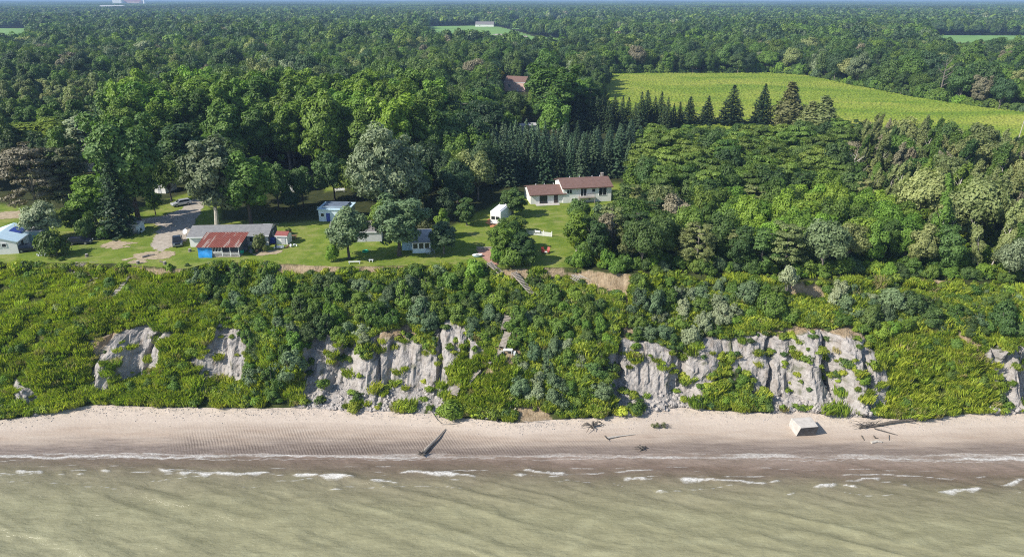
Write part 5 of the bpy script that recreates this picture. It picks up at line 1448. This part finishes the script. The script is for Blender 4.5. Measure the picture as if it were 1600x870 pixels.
# ------------------------------------------------------------------ vehicles
def carpaint(name, col):
    m, nt, b = newmat(name); b.inputs['Base Color'].default_value = (*col, 1); b.inputs['Roughness'].default_value = 0.28
    b.inputs['Coat Weight'].default_value = 0.6; b.inputs['Metallic'].default_value = 0.2
carpaint('paint_black', (0.015, 0.016, 0.02)); carpaint('paint_silver', (0.50, 0.52, 0.55)); carpaint('paint_navy', (0.012, 0.014, 0.035))
def car(px, py, heading, paint, name, label, cat, kind='suv'):
    """heading: direction the nose points to, degrees from +x; local nose = +x"""
    w = gw(px, py); t = thing(name, label, cat, w, R(heading))
    L, W = (5.4, 1.95) if kind == 'pickup' else (4.6, 1.85)
    hl, hw = L / 2, W / 2
    if kind == 'pickup': prof = [(-hl, .45), (-hl, 1.05), (-.55, 1.08), (-.55, 1.05), (1.15, 1.08), (hl - .1, .98), (hl, .80), (hl, .42)]
    else: prof = [(-hl, .42), (-hl, .98), (-hl + .1, 1.02), (1.1, 1.0), (hl - .15, .86), (hl, .70), (hl, .36)]
    mb = MB(); n = len(prof)
    mb.add([(x, -hw, z) for x, z in prof] + [(x, hw, z) for x, z in prof], [tuple(range(n)), tuple(range(n, 2 * n))[::-1]] + [(i, n + i, n + (i + 1) % n, (i + 1) % n) for i in range(n)])
    mb.build('body', paint, t, bevel=.07)
    c0, c1, r0, r1, zt = (-.75, 1.25, -.6, .65, 1.78) if kind == 'pickup' else (-hl + .12, 1.25, -hl + .45, .45, 1.55)
    mb = MB(); vs = [(c0, -hw + .06, 1.0), (c1, -hw + .06, 1.0), (c1, hw - .06, 1.0), (c0, hw - .06, 1.0), (r0, -hw + .25, zt), (r1, -hw + .25, zt), (r1, hw - .25, zt), (r0, hw - .25, zt)]
    mb.add(vs, [(3, 2, 1, 0), (4, 5, 6, 7), (0, 1, 5, 4), (1, 2, 6, 5), (2, 3, 7, 6), (3, 0, 4, 7)]); cb = mb.build('cabin', paint, t, bevel=.05)
    C_ = [Vector(v) for v in vs]
    def pane(a, b_, c, d, k=.16):
        q = [C_[i] for i in (a, b_, c, d)]; ce = sum(q, Vector()) / 4; nn = (q[1] - q[0]).cross(q[2] - q[0]).normalized()
        if nn.dot(ce - Vector(((c0 + c1) / 2, 0, 1.3))) < 0: nn = -nn
        qs = [p + (ce - p) * k + nn * .012 for p in q]; MB().add(qs + [p - nn * .01 for p in qs], [(0, 1, 2, 3), (7, 6, 5, 4), (0, 4, 5, 1), (1, 5, 6, 2), (2, 6, 7, 3), (3, 7, 4, 0)]).build('window', 'window_glass', cb)
    pane(1, 2, 6, 5); pane(0, 1, 5, 4); pane(3, 2, 6, 7); pane(0, 3, 7, 4)
    if kind == 'pickup': MB().box((-1.7, 0, 1.075), (1.7, 1.5, .03)).build('cargo_bed', 'black_rubber', t)
    for x in (-hl + .95, hl - .95):
        for s in (-1, 1):
            wh = MB().tube([(x, s * (hw - .22), .36), (x, s * (hw + .02), .36)], .36, 18).build('wheel', 'black_rubber', t)
            MB().tube([(x, s * (hw + .015), .36), (x, s * (hw + .04), .36)], .21, 12).build('rim', 'metal_gray', wh)
    for s in (-1, 1): MB().box((hl + .005, s * (hw - .28), .78), (.06, .36, .18)).build('headlight', 'clutter_white', t)
    for s in (-1, 1): MB().box((-hl - .005, s * (hw - .18), .85), (.05, .2, .22)).build('tail_light', 'red_paint', t)
    MB().box((hl + .04, 0, .48), (.12, W * .92, .2)).build('bumper', 'metal_gray', t)
    return t
car(278, 381, -65, 'paint_black', 'pickup_truck', 'black pickup truck parked nose to the bluff beside the gray bungalow', 'truck', 'pickup')
car(284, 321, -140, 'paint_silver', 'parked_car', 'silver car parked on the gravel lane under the trees', 'car')
car(126, 381, 8, 'paint_navy', 'parked_car', 'dark navy car parked behind the big round bush', 'car')
car(48, 392, 20, 'paint_navy', 'parked_car', 'dark car parked in the shade of the white cottage', 'car')

# ------------------------------------------------------------------ yard things
w = gw(746, 401)
t = thing('rowing_boat', 'small pale blue and white boat-shaped tub lying on the grass by the patio', 'boat', w, R(8))
mb = MB(); mb.lathe([(.55, 0), (.85, .18), (.95, .42)], n=18); o = mb.build('hull', 'pale_blue', t); o.scale = (1.1, .62, 1)
mb = MB(); mb.lathe([(.95, .42), (.90, .50), (.60, .44), (.15, .40)], n=18); o = mb.build('deck', 'white_paint', t); o.scale = (1.1, .62, 1)
w = gw(571, 393)
t = thing('play_pool', 'round green plastic play pool on the lawn between the windblown trees', 'pool', w)
MB().lathe([(.55, 0), (.62, .22), (.66, .22), (.60, .0)], n=20).build('basin', 'green_plastic', t); MB().lathe([(.1, .06), (.5, .06)], n=16).build('cover', 'pale_blue', t)
w = gw(672, 395)
t = thing('wire_dome', 'round wire frame standing in the shade right of the sunroom house', 'frame', w)
for k in range(6):
    a = k * math.pi / 6
    MB().tube([(1.0 * math.cos(a) * math.cos(q), 1.0 * math.sin(a) * math.cos(q), .9 * math.sin(q) + .1) for q in np.linspace(0, math.pi, 11)], .03, 5).build('hoop', 'metal_gray', t)
MB().tube([(math.cos(q), math.sin(q), .1) for q in np.linspace(0, 6.283, 20)], .035, 5).build('base_ring', 'metal_gray', t)
def bench(px, py, rz, label, mat='weathered_wood', L=1.7, back=True):
    w = gw(px, py); t = thing('garden_bench', label, 'bench', w, R(rz))
    MB().box((0, 0, .45), (L, .42, .06)).build('seat', mat, t)
    if back: MB().box((0, .22, .78), (L, .05, .40), rx=R(-8)).build('backrest', mat, t)
    for s in (-1, 1): MB().box((s * (L / 2 - .15), 0, .21), (.08, .38, .42)).build('leg', mat, t)
    return t
bench(554, 412, 3, 'pale bench at the bluff edge below the lone windblown tree', 'clutter_white', 2.3, False)
bench(580, 409, -6, 'short white bench right of the lone windblown tree', 'clutter_white', .9, False)
bench(531, 300, 5, 'long pale bench in the sunlit gap between the dark trees', 'clutter_white', 2.6)
# red chairs on the lawn
def lawn_chair(px, py, rz, mat, label):
    w = gw(px, py); t = thing('lawn_chair', label, 'chair', w, R(rz)); t.scale = (.85,) * 3
    MB().box((0, 0, .38), (.75, .7, .06), rx=R(8)).build('seat', mat, t)
    MB().box((0, .40, .85), (.72, .06, 1.0), rx=R(-22)).build('backrest', mat, t)
    for s in (-1, 1):
        MB().box((s * .42, 0, .62), (.12, .75, .04)).build('armrest', mat, t)
        MB().box((s * .38, -.28, .3), (.07, .07, .62)).build('leg', mat, t); MB().box((s * .38, .25, .22), (.07, .07, .46)).build('leg', mat, t)
lawn_chair(849, 395, 25, 'red_paint', 'red lawn chair, left one of the pair on the grass above the bluff')
lawn_chair(856, 395, -30, 'red_paint', 'red lawn chair, right one of the pair on the grass above the bluff')
w = gw(853, 397)
t = thing('side_table', 'small white table between the two red lawn chairs', 'table', w)
MB().box((0, 0, .5), (.5, .5, .05)).build('tabletop', 'white_paint', t)
for a, b_ in ((-1, -1), (1, -1), (1, 1), (-1, 1)): MB().box((a * .2, b_ * .2, .24), (.04, .04, .48)).build('leg', 'white_paint', t)
# white picket fence
a = gw(823, 366); b_ = gw(862, 370)
t = thing('picket_fence', 'white fence running across the lawn below the brown roofed house', 'fence', a, math.atan2(b_.y - a.y, b_.x - a.x)); L = (b_ - a).length
mb = MB()
for k in range(int(L / .17)): mb.box((k * .17 + .08, 0, .48), (.11, .03, .95))
mb.build('pickets', 'white_paint', t)
for zz in (.25, .78): MB().box((L / 2, .04, zz), (L, .04, .09)).build('rail', 'white_paint', t)
for k in range(4): MB().box((k * L / 3, .07, .6), (.14, .14, 1.25)).build('post', 'white_paint', t)
MB().box((L * .45, -.1, .9), (1.1, .3, .35)).build('planter', 'clutter_white', t)
# brick patio at the head of the stairs
t = sheet('brick_patio', [(746, 391), (766, 389), (774, 410), (778, 415), (768, 415), (755, 402)], plain('red_brick_paving', (0.36, 0.20, 0.15), 0.9, 0.25, 2.5, bmp=.4), PLAT + .05, 0.25, 0.3, 1.0, 250)
w = gw(757, 389)
t = thing('low_wall', 'low timber edging along the top of the brick patio', 'wall', w)
MB().box((0, 0, .2), (3.2, .22, .4)).build('beam', 'weathered_wood', t); MB().box((0, -.02, .43), (3.3, .3, .06)).build('cap', 'weathered_wood', t)
# clutter next to the small shed
def pile(px, py, sd_, n, mats, s, name, label, cat, rad=1.0, z=PLAT):
    rs = random.Random(sd_); w = gw(px, py, z); t = thing(name, label, cat, w)
    for k in range(n):
        d = [rs.uniform(.3, 1) * s for _ in range(3)]
        MB().box((rs.uniform(-rad, rad), rs.uniform(-rad * .6, rad * .6), d[2] / 2 + rs.uniform(0, .15)), (d[0], d[1], d[2]), rz=rs.uniform(0, 3), rx=rs.uniform(-.2, .2)).build('piece', rs.choice(mats), t, bevel=.03)
    return t
pile(439, 388, 1, 9, ['clutter_white', 'metal_gray', 'clutter_white', 'dark_wall'], .6, 'yard_clutter', 'heap of white and gray odds and ends in front of the tiny maroon roofed shed', 'clutter', 1.2)
pile(456, 386, 2, 7, ['dark_wall', 'clutter_white', 'brown_wood'], .5, 'yard_clutter', 'dark odds and ends right of the tiny maroon roofed shed', 'clutter', 1.0)
pile(391, 394, 3, 10, ['dark_wall', 'metal_gray', 'green_plastic', 'clutter_white', 'brown_wood'], .7, 'yard_clutter', 'dark clutter against the right end of the red roofed cabin', 'clutter', 1.7)
pile(68, 399, 4, 10, ['clutter_white'], .5, 'stone_pile', 'white stones at the foot of the large round bush', 'stones', .9)
pile(782, 366, 5, 8, ['clutter_white', 'concrete'], .35, 'stone_border', 'pale stones bordering the bed left of the trailer trees', 'stones', 1.6)
w = gw(426, 379)
t = thing('covered_stack', 'stack wrapped in a dark blue tarp left of the tiny maroon roofed shed', 'stack', w)
MB().box((0, 0, .5), (1.7, 1.6, 1.1), taper=.85).build('tarp', 'deep_blue', t, bevel=.12); MB().box((0, -.1, .02), (1.9, 1.7, .14)).build('pallet', 'brown_wood', t)
w = gw(458, 373)
t = thing('picnic_table', 'small brown picnic table right of the tiny maroon roofed shed', 'table', w, R(10))
MB().box((0, 0, .74), (1.7, .75, .06)).build('tabletop', 'brown_wood', t)
for s in (-1, 1): MB().box((0, s * .7, .43), (1.7, .26, .05)).build('bench_seat', 'brown_wood', t); MB().box((s * .6, 0, .4), (.08, 1.5, .08)).build('crossbar', 'brown_wood', t)
for s in (-1, 1):
    for q in (-1, 1): MB().box((s * .6, q * .42, .36), (.08, .08, .76), rx=R(q * 22)).build('leg', 'brown_wood', t)
w = gw(292, 372)
t = thing('satellite_dish', 'white satellite dish on a post left of the gray bungalow', 'dish', w)
MB().tube([(0, 0, 0), (0, 0, 1.3)], .05, 6).build('post', 'metal_gray', t)
o = MB().lathe([(.02, 0), (.3, .05), (.55, .2), (.58, .2), (.3, .0)], n=18).build('dish', 'clutter_white', t); o.location = (0, -.1, 1.5); o.rotation_euler = (R(60), 0, R(-20))
# logs, stumps and fire ring on the left lawn
def log(pts, r, name, label, cat='log', mat='driftwood_gray', group=None, extra=None, n=9):
    t = thing(name, label, cat, pts[0], 0, group); p0 = Vector(pts[0])
    q = [Vector(p) - p0 for p in pts]
    MB().tube(q, r, n).build('trunk', mat, t)
    for e, er in (extra or []): MB().tube([Vector(p) - p0 for p in e], er, 5).build('branch', mat, t)
    return t
def gl(px, py, dz, z=PLAT): v = gw(px, py, z); v.z += dz; return v
log([gl(222, 403, .2), gl(233, 400, .22), gl(242, 399, .2)], [.2, .18, .15], 'fallen_log', 'gray log lying by the dirt patch on the left lawn', mat='driftwood_gray')
log([gl(250, 409, .15), gl(262, 413, .15)], [.14, .10], 'fallen_log', 'short dark log beside the stump near the bluff edge', mat='driftwood_dark')
for (px, py, lb) in ((216, 412, 'sawn stump near the bluff edge, left of the other stump'), (258, 413, 'pale sawn stump near the bluff edge in front of the black pickup'), (136, 401, 'low dark stump on the lawn right of the big round bush'), (297, 393, 'dark stump at the left corner of the red roofed cabin')):
    w = gw(px, py); t = thing('tree_stump', lb, 'stump', w)
    MB().lathe([(.42, -.1), (.32, .15), (.28, .6)], n=10).build('bole', 'bark_gray', t); MB().lathe([(.28, .6), (.02, .61)], n=10).build('cut_face', 'bark_pale', t)
# poles
def pole(px, py, h, label, arm=True, lean=0):
    w = gw(px, py); t = thing('utility_pole', label, 'pole', w, R(10))
    MB().tube([(0, 0, -.3), (lean * h, 0, h)], [.16, .10], 8).build('post', 'bark_pale', t)
    if arm:
        MB().box((lean * h, 0, h - .5), (2.2, .1, .12)).build('crossarm', 'weathered_wood', t)
        for k in (-.95, 0, .95): MB().lathe([(.05, 0), (.07, .1), (.03, .2)], (lean * h + k, 0, h - .44), 8).build('insulator', 'clutter_white', t)
    return t
pole(1587, 231, 9.5, 'pale utility pole leaning at the corner of the corn field', False, .06)
pole(826, 192, 9, 'utility pole left of the back spruce row')
pole(870, 206, 9, 'utility pole in front of the back spruce row')
w = gw(34, 334)
t = thing('street_lamp', 'slim lamp post with pale flat head at the far left', 'lamp', w)
MB().tube([(0, 0, -.2), (0, 0, 3.0)], .06, 7).build('post', 'metal_gray', t); MB().box((-.2, 0, 3.03), (.9, .22, .08)).build('lamp_head', 'clutter_white', t)

# ------------------------------------------------------------------ stairs on the bluff
def stairs(x0, y0, x1, y1, n, label, mat='weathered_wood', wd=1.15):
    a = B(x0, y0); b_ = B(x1, y1); a.z += .75; b_.z += .75
    t = thing('wooden_stairs', label, 'stairs', b_); d = a - b_
    side = Vector((-d.y, d.x, 0)).normalized() if Vector((d.x, d.y, 0)).length > .1 else Vector((1, 0, 0))
    for s in (-1, 1):
        o_ = side * s * wd / 2
        MB().tube([o_ - Vector((0, 0, .05)), d + o_ - Vector((0, 0, .05))], .07, 4).build('stringer', mat, t)
    rz = math.atan2(side.y, side.x)
    for k in range(n):
        p = d * ((k + .5) / n)
        MB().box((p.x, p.y, p.z + .03), (wd + .1, .34, .06), rz=rz).build('tread', mat, t)
    for s in (-1, 1):
        for f in (.02, .98):
            p = d * f + side * s * wd / 2; MB().box((p.x, p.y, p.z - .3), (.1, .1, 1.1)).build('post', mat, t)
stairs(764, 412, 782, 432, 12, 'top flight of wooden stairs, starting at the brick patio', 'weathered_wood')
stairs(803, 432, 834, 466, 17, 'second flight of wooden stairs, slanting right under the tan soil slip', 'weathered_wood')
stairs(795, 498, 788, 522, 9, 'weathered flight of stairs half sunk in bushes above the landing')
stairs(793, 525, 783, 548, 11, 'steep weathered flight of stairs just above the white table')
stairs(780, 552, 764, 573, 11, 'pale flight of stairs just below the white table')
stairs(748, 582, 733, 601, 10, 'gray flight of stairs low on the grassy slope')
stairs(716, 604, 710, 623, 9, 'lowest flight of stairs just above the beach bush')
stairs(201, 437, 178, 470, 13, 'bleached wooden ladder-like stairs on the left grassy slope', 'bark_pale', 1.0)
w = B(795, 553)
t = thing('white_table', 'white plastic table with two seats on the stair landing', 'table', w + Vector((0, 0, .05)), R(-6))
MB().box((0, 0, .72), (1.6, .9, .05)).build('tabletop', 'white_paint', t, bevel=.02)
for a, b_ in ((-1, -1), (1, -1), (1, 1), (-1, 1)): MB().box((a * .7, b_ * .35, .3), (.07, .07, .85)).build('leg', 'white_paint', t)
for s in (-1, 1): MB().box((s * 1.15, -.1, .42), (.42, .42, .05)).build('seat', 'white_paint', t); MB().box((s * 1.15, -.1, .1), (.34, .34, .6)).build('seat_base', 'clutter_white', t)

# ------------------------------------------------------------------ beach
def bz(x, y):
    i = np.argmin(np.abs(XS - x)); return float(np.interp(y, Yb[:, i], Zb[:, i]))
def bp(px, py, dz=0.0):
    z = .7
    for _ in range(4): w = gw(px, py, z); z = bz(w.x, w.y)
    return Vector((w.x, w.y, z + dz))
# concrete block stranded on the sand
c0 = bp(1243, 680)
t = thing('concrete_block', 'big pale concrete block half buried in the sand, dark face to the water', 'block', c0, R(2))
V_ = [(0, 0, -.6), (3.2, .1, -.6), (3.4, 2.6, -.6), (-.3, 2.6, -.6), (.30, -.75, 1.9), (3.2, -.6, 2.0), (3.2, 2.3, 2.0), (-.1, 2.2, 1.85)]
MB().add(V_, [(3, 2, 1, 0), (4, 5, 6, 7), (1, 2, 6, 5), (2, 3, 7, 6), (3, 0, 4, 7), (0, 1, 5, 4)]).build('block', 'concrete', t, bevel=.06)
def lerp(a, b_, f): return tuple(a[i] + (b_[i] - a[i]) * f for i in range(3))
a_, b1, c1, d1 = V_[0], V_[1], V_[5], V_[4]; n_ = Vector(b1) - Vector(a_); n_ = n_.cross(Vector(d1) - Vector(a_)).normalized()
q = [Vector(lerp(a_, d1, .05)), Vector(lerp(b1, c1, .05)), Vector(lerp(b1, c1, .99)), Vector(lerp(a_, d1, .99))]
MB().add([p + n_ * .03 for p in q] + [p - n_ * .02 for p in q], [(0, 1, 2, 3), (7, 6, 5, 4), (0, 4, 5, 1), (1, 5, 6, 2), (2, 6, 7, 3), (3, 7, 4, 0)]).build('shaded_face', 'concrete_shade', t)  # thin slab over the overhanging front, its shade put in as dark colour

def roots(t, c, dirv, n, L, r, mat, sd_):
    rs = random.Random(sd_)
    for k in range(n):
        a = rs.uniform(0, 6.28); s = dirv.cross(Vector((0, 0, 1))).normalized(); u_ = s * math.cos(a) + Vector((0, 0, 1)) * abs(math.sin(a)) * .9 + dirv * rs.uniform(-.2, .7)
        l = L * rs.uniform(.5, 1.1); m1 = c + u_ * l * .5; m2 = c + u_ * l + Vector((rs.uniform(-.3, .3), rs.uniform(-.3, .3), rs.uniform(-.2, .1))) * l
        MB().tube([c, m1, m2], [r, r * .6, r * .2], 6).build('root', mat, t)
a = bp(696, 671, .2); b_ = bp(659, 712, .35)
t = thing('driftwood_log', 'long straight gray log with root wad at the waterline', 'log', a)
MB().tube([(0, 0, -.05), (b_ - a) * .35 + Vector((.1, 0, 0)), (b_ - a) * .7, b_ - a], [.07, .17, .25, .34], 10).build('trunk', 'driftwood_gray', t)
roots(t, b_ - a, (b_ - a).normalized(), 13, 1.1, .13, 'driftwood_dark', 3)
a = bp(992, 679, .12); b_ = bp(948, 686, .25)
t = thing('driftwood_log', 'thin pale log with a root knot on the middle beach', 'log', a)
MB().tube([(0, 0, 0), (b_ - a) * .5 + Vector((0, .1, 0)), b_ - a], [.05, .10, .17], 8).build('trunk', 'bark_pale', t)
roots(t, b_ - a, (b_ - a).normalized(), 8, .7, .08, 'driftwood_dark', 5)
def stump(px, py, sd_, n, L, r, label, mat='driftwood_dark'):
    p = bp(px, py, .2); t = thing('root_stump', label, 'stump', p)
    MB().tube([(0, 0, -.4), (.05, 0, .2), (.1, .1, L * .5)], [r * 1.6, r * 1.3, r * .5], 8).build('bole', mat, t)
    rs = random.Random(sd_)
    for k in range(n):
        a = rs.uniform(0, 6.28); l = L * rs.uniform(.5, 1.2)
        MB().tube([(0, 0, .15), (math.cos(a) * l * .5, math.sin(a) * l * .5, .15 + l * rs.uniform(.1, .3)), (math.cos(a) * l, math.sin(a) * l, -.1)], [r * .7, r * .5, r * .15], 6).build('root', mat, t)
    return t
stump(925, 668, 11, 11, 2.0, .16, 'spidery dark root stump on the middle beach')
stump(1002, 703, 12, 9, 1.1, .14, 'small dark root stump at the swash line')
p = bp(1036, 668, .1); t = thing('brush_clump', 'flat dry brush clump with a few yellowed leaves on the sand', 'brush', p)
rs = random.Random(4)
for k in range(14): a = rs.uniform(-.5, .5) + (0 if k % 2 else 3.14); l = rs.uniform(.8, 2.2); MB().tube([(0, 0, .05), (math.cos(a) * l * .5, math.sin(a) * l * .5, rs.uniform(.1, .5)), (math.cos(a) * l, math.sin(a) * l, rs.uniform(0, .4))], [.05, .03, .01], 4).build('twig', 'driftwood_dark', t)
pf = [(rs.uniform(-1.8, .4), rs.uniform(-.3, .4), rs.uniform(.15, .5), rs.uniform(.2, .4)) for _ in range(9)]
V, vv = crown(pf, 500, .09, rag=.6); link('foliage', npmesh('foliage', V, qf(V), 'leaf_olive', {'v': ('FACE', vv)}), t)
# big driftwood tree on the right
a = bp(1342, 670, .25); b_ = bp(1432, 657, .25)
t = thing('driftwood_tree', 'large dark driftwood tree with spreading branches on the right beach', 'log', a)
D_ = b_ - a
MB().tube([(0, 0, 0), D_ * .25, D_ * .55 + Vector((0, 0, .25)), D_ * .8 + Vector((0, 0, .2)), D_], [.12, .2, .22, .17, .06], 8).build('trunk', 'driftwood_dark', t)
rs = random.Random(21)
for k in range(22):
    f = rs.choice([rs.uniform(.05, .3), rs.uniform(.6, .95)]); a1 = rs.uniform(-.6, .6) + (3.14 if f < .3 and rs.random() < .6 else 0); l = rs.uniform(1, 3)
    c = D_ * f + Vector((0, 0, .15)); MB().tube([c, c + Vector((math.cos(a1) * l * .5, math.sin(a1) * l * .5, l * .22)), c + Vector((math.cos(a1) * l, math.sin(a1) * l, rs.uniform(-.1, .5)))], [.07, .05, .015], 5).build('branch', 'driftwood_dark', t)
log([bp(1365, 671, .3), bp(1392, 678, .2), bp(1402, 680, .1)], [.09, .07, .03], 'driftwood_stick', 'thin dark stick trailing from the large driftwood tree', mat='driftwood_dark')
log([bp(1346, 681, .1), bp(1350, 688, .1)], [.1, .06], 'driftwood_stick', 'short dark stick left of the pale plank', mat='driftwood_dark')
log([bp(1365, 681, .1), bp(1367, 685, .15), bp(1372, 685, .1)], [.1, .08, .05], 'driftwood_stick', 'bent dark stick just above the pale plank', mat='driftwood_dark')
log([bp(1389, 680, .1), bp(1389, 688, .1)], [.06, .04], 'driftwood_stick', 'thin upright-lying stick right of the pale plank', mat='driftwood_dark')
log([bp(1361, 692, .12), bp(1370, 690, .14), bp(1378, 691, .1)], [.22, .2, .12], 'driftwood_plank', 'pale thick driftwood chunk nearest the water on the right', mat='bark_pale')
# curved logs round the beach bush and the jam beside it
p0 = bp(706, 652)
t = thing('beach_bush', 'bright green bush standing out on the sand in front of the bluff', 'bush', p0 - Vector((0, 0, .2)))
t.scale = (1.55, 1.3, 1.35); link('foliage', crown_mesh('shrub2', 'leaf_bright'), t); link('stem', trunk_mesh('shrub2', 'bark_gray'), t)
p0 = bp(996, 645)
t = thing('beach_bush', 'small dark green bush at the foot of the bluff in the middle', 'bush', p0 - Vector((0, 0, .2)))
t.scale = (1.1, 1.0, 1.0); link('foliage', crown_mesh('shrub1', 'leaf_mid'), t); link('stem', trunk_mesh('shrub1', 'bark_gray'), t)
p0 = bp(555, 640)
t = thing('beach_bush', 'small yellow-green bush at the foot of the gray clay face', 'bush', p0 - Vector((0, 0, .2)))
t.scale = (.8, .8, .7); link('foliage', crown_mesh('shrub3', 'leaf_yellow'), t); link('stem', trunk_mesh('shrub3', 'bark_gray'), t)
log([bp(658, 638, .1), bp(668, 639, .15), bp(676, 647, .15), bp(683, 657, .12), bp(690, 662, .1)], [.10, .14, .15, .13, .08], 'curved_log', 'long curved gray log wrapping the left side of the beach bush')
log([bp(692, 663, .1), bp(706, 663, .12), bp(720, 661, .1)], [.1, .09, .05], 'beach_log', 'thin gray log lying in front of the beach bush')
log([bp(746, 643, .1), bp(762, 642, .15), bp(778, 642, .1)], [.14, .14, .1], 'beach_log', 'straight gray log lying level right of the beach bush')
log([bp(781, 642, .1), bp(780, 650, .15), bp(777, 657, .1)], [.16, .15, .1], 'beach_log', 'gray log lying end-on to the water right of the beach bush')
log([bp(806, 655, .1), bp(825, 660, .12), bp(850, 660, .1)], [.08, .10, .05], 'beach_log', 'long thin gray log along the toe of the tan slip')
for k, (x0, y0, x1, y1) in enumerate(((786, 646, 796, 632), (790, 650, 801, 636), (796, 652, 806, 639), (752, 651, 768, 647), (758, 655, 772, 653), (800, 628, 805, 616))):
    log([bp(x0, y0, .15) if y0 > 640 else B(x0, y0) + Vector((0, 0, .2)), (B(x1, y1) if y1 < 645 else bp(x1, y1)) + Vector((0, 0, .35))], [.13, .08], 'fallen_pole', 'bleached fallen pole at the foot of the stairs slope, ' + ['leftmost of the leaning trio', 'middle of the leaning trio', 'rightmost of the leaning trio', 'the longer flat one', 'the shorter flat one', 'highest up'][k], 'log', 'bark_pale', 'bleached fallen poles at the foot of the stairs slope')
# fallen branches under the edge
for (px, py, sd_, lb) in ((905, 436, 31, 'tangle of bleached fallen branches beside the tan soil slip'), (895, 470, 32, 'gray tangle of fallen branches lower on the slope'), (932, 484, 33, 'small gray tangle of branches left of the narrow soil slip')):
    p = B(px, py); t = thing('fallen_branches', lb, 'branches', p + Vector((0, 0, .5))); rs = random.Random(sd_)
    for k in range(22):
        l = rs.uniform(1.2, 3.6); a = rs.uniform(-.5, .9) ; c = Vector((rs.uniform(-2, 1), rs.uniform(-.8, .8), rs.uniform(-.3, .5)))
        MB().tube([c, c + Vector((l * .5 * math.cos(a), -.3 * l * .5, -.2 * l)), c + Vector((l * math.cos(a), -.5 * l, -.5 * l + rs.uniform(0, .5)))], [.07, .05, .02], 5).build('branch', 'bark_pale', t)
# rubble: fallen clay blocks and the brush heap under the left edge
rk = []
for i in range(4):
    V_ = unit(np.array([(a, b_, c) for a in (-1, 0, 1) for b_ in (-1, 0, 1) for c in (-1, 0, 1) if (a, b_, c) != (0, 0, 0)], float)) * rng.uniform(.6, 1.2, (26, 1))
    import bmesh
    bmh = bmesh.new(); [bmh.verts.new(v) for v in V_]; bmesh.ops.convex_hull(bmh, input=bmh.verts); me = bpy.data.meshes.new('rubble'); bmh.to_mesh(me); bmh.free(); me.materials.append(None); rk.append(me)
plain('clay_rubble', (0.34, 0.31, 0.285), 0.95, 0.25, 1.0); plain('twig_rubble', (0.30, 0.235, 0.22), 0.95, 0.3, 1.0)
for me in rk: me.materials[0] = MATS['clay_rubble']
n = 5200
r2, c2 = rng.integers(0, 26, n), rng.choice(np.where(np.abs(XS) < 112)[0], n)
kk = (cx[r2, c2] > .35) & (rng.random(n) < np.exp(-((TS[r2] - .06) / .07) ** 2))
colr = source_col('rubble', rk)
nn = kk.sum()
o = scatter('rubble', np.stack([BX[r2, c2], BY[r2, c2], BZ[r2, c2]], 1)[kk], rng.uniform(0, 6, nn), rng.uniform(.08, .42, nn) ** 1.0, rng.integers(0, 4, nn), colr)
tag(o, 'broken gray clay lumps fallen at the foot of the bare faces', 'rubble', kind='stuff')
p = B(125, 430); t = thing('brush_heap', 'broad heap of dry purplish gray brush dumped under the left lawn edge', 'brush', p); rs = random.Random(77)
mbs = [MB() for _ in range(3)]
for k in range(520):
    i_, j_ = rs.uniform(92, 162), rs.uniform(413, 446)
    if abs(i_ - 127) / 36 + abs(j_ - 428) / 24 > 1.1: continue
    q = B(i_, j_) - p + Vector((0, 0, rs.uniform(.1, .6))); a = rs.uniform(0, 6.28); l = rs.uniform(.5, 1.6)
    mbs[k % 3].tube([q, q + Vector((math.cos(a) * l, math.sin(a) * l * .6, rs.uniform(-.3, .4)))], [.06, .02], 4)
for mb_, mt in zip(mbs, ('twig_rubble', 'bark_pale', 'twig_rubble')): mb_.build('twigs', mt, t)
# pebbles and bits of wrack along the back of the beach
n = 2600
xs_ = rng.uniform(-112, 112, n); yy_ = toe_y(xs_) - np.abs(rng.normal(size=n)) * 1.3
o = scatter('beach_wrack', [(x, y, bz(x, y)) for x, y in zip(xs_, yy_)], rng.uniform(0, 6, n), rng.uniform(.03, .12, n), rng.integers(0, 4, n), colr)
tag(o, 'scattered stones and clay crumbs along the back of the beach', 'stones', kind='stuff')
# ------------------------------------------------------------------ haze: the air between the camera and the horizon
m = bpy.data.materials.new('haze_air'); m.use_nodes = True; MATS['haze_air'] = m
nt = m.node_tree; nt.nodes.remove(nt.nodes['Principled BSDF'])
pv = nt.nodes.new('ShaderNodeVolumePrincipled')
pv.inputs['Color'].default_value = (0.36, 0.55, 0.84, 1)
pv.inputs['Density'].default_value = 1.4e-4
pv.inputs['Anisotropy'].default_value = 0.0
nt.links.new(pv.outputs[0], nt.nodes['Material Output'].inputs['Volume'])
mb = MB(); mb.box((0, 3000, 39.0), (28000, 34000, 84.0))
hz = mb.build('haze', m)
tag(hz, kind='stuff')
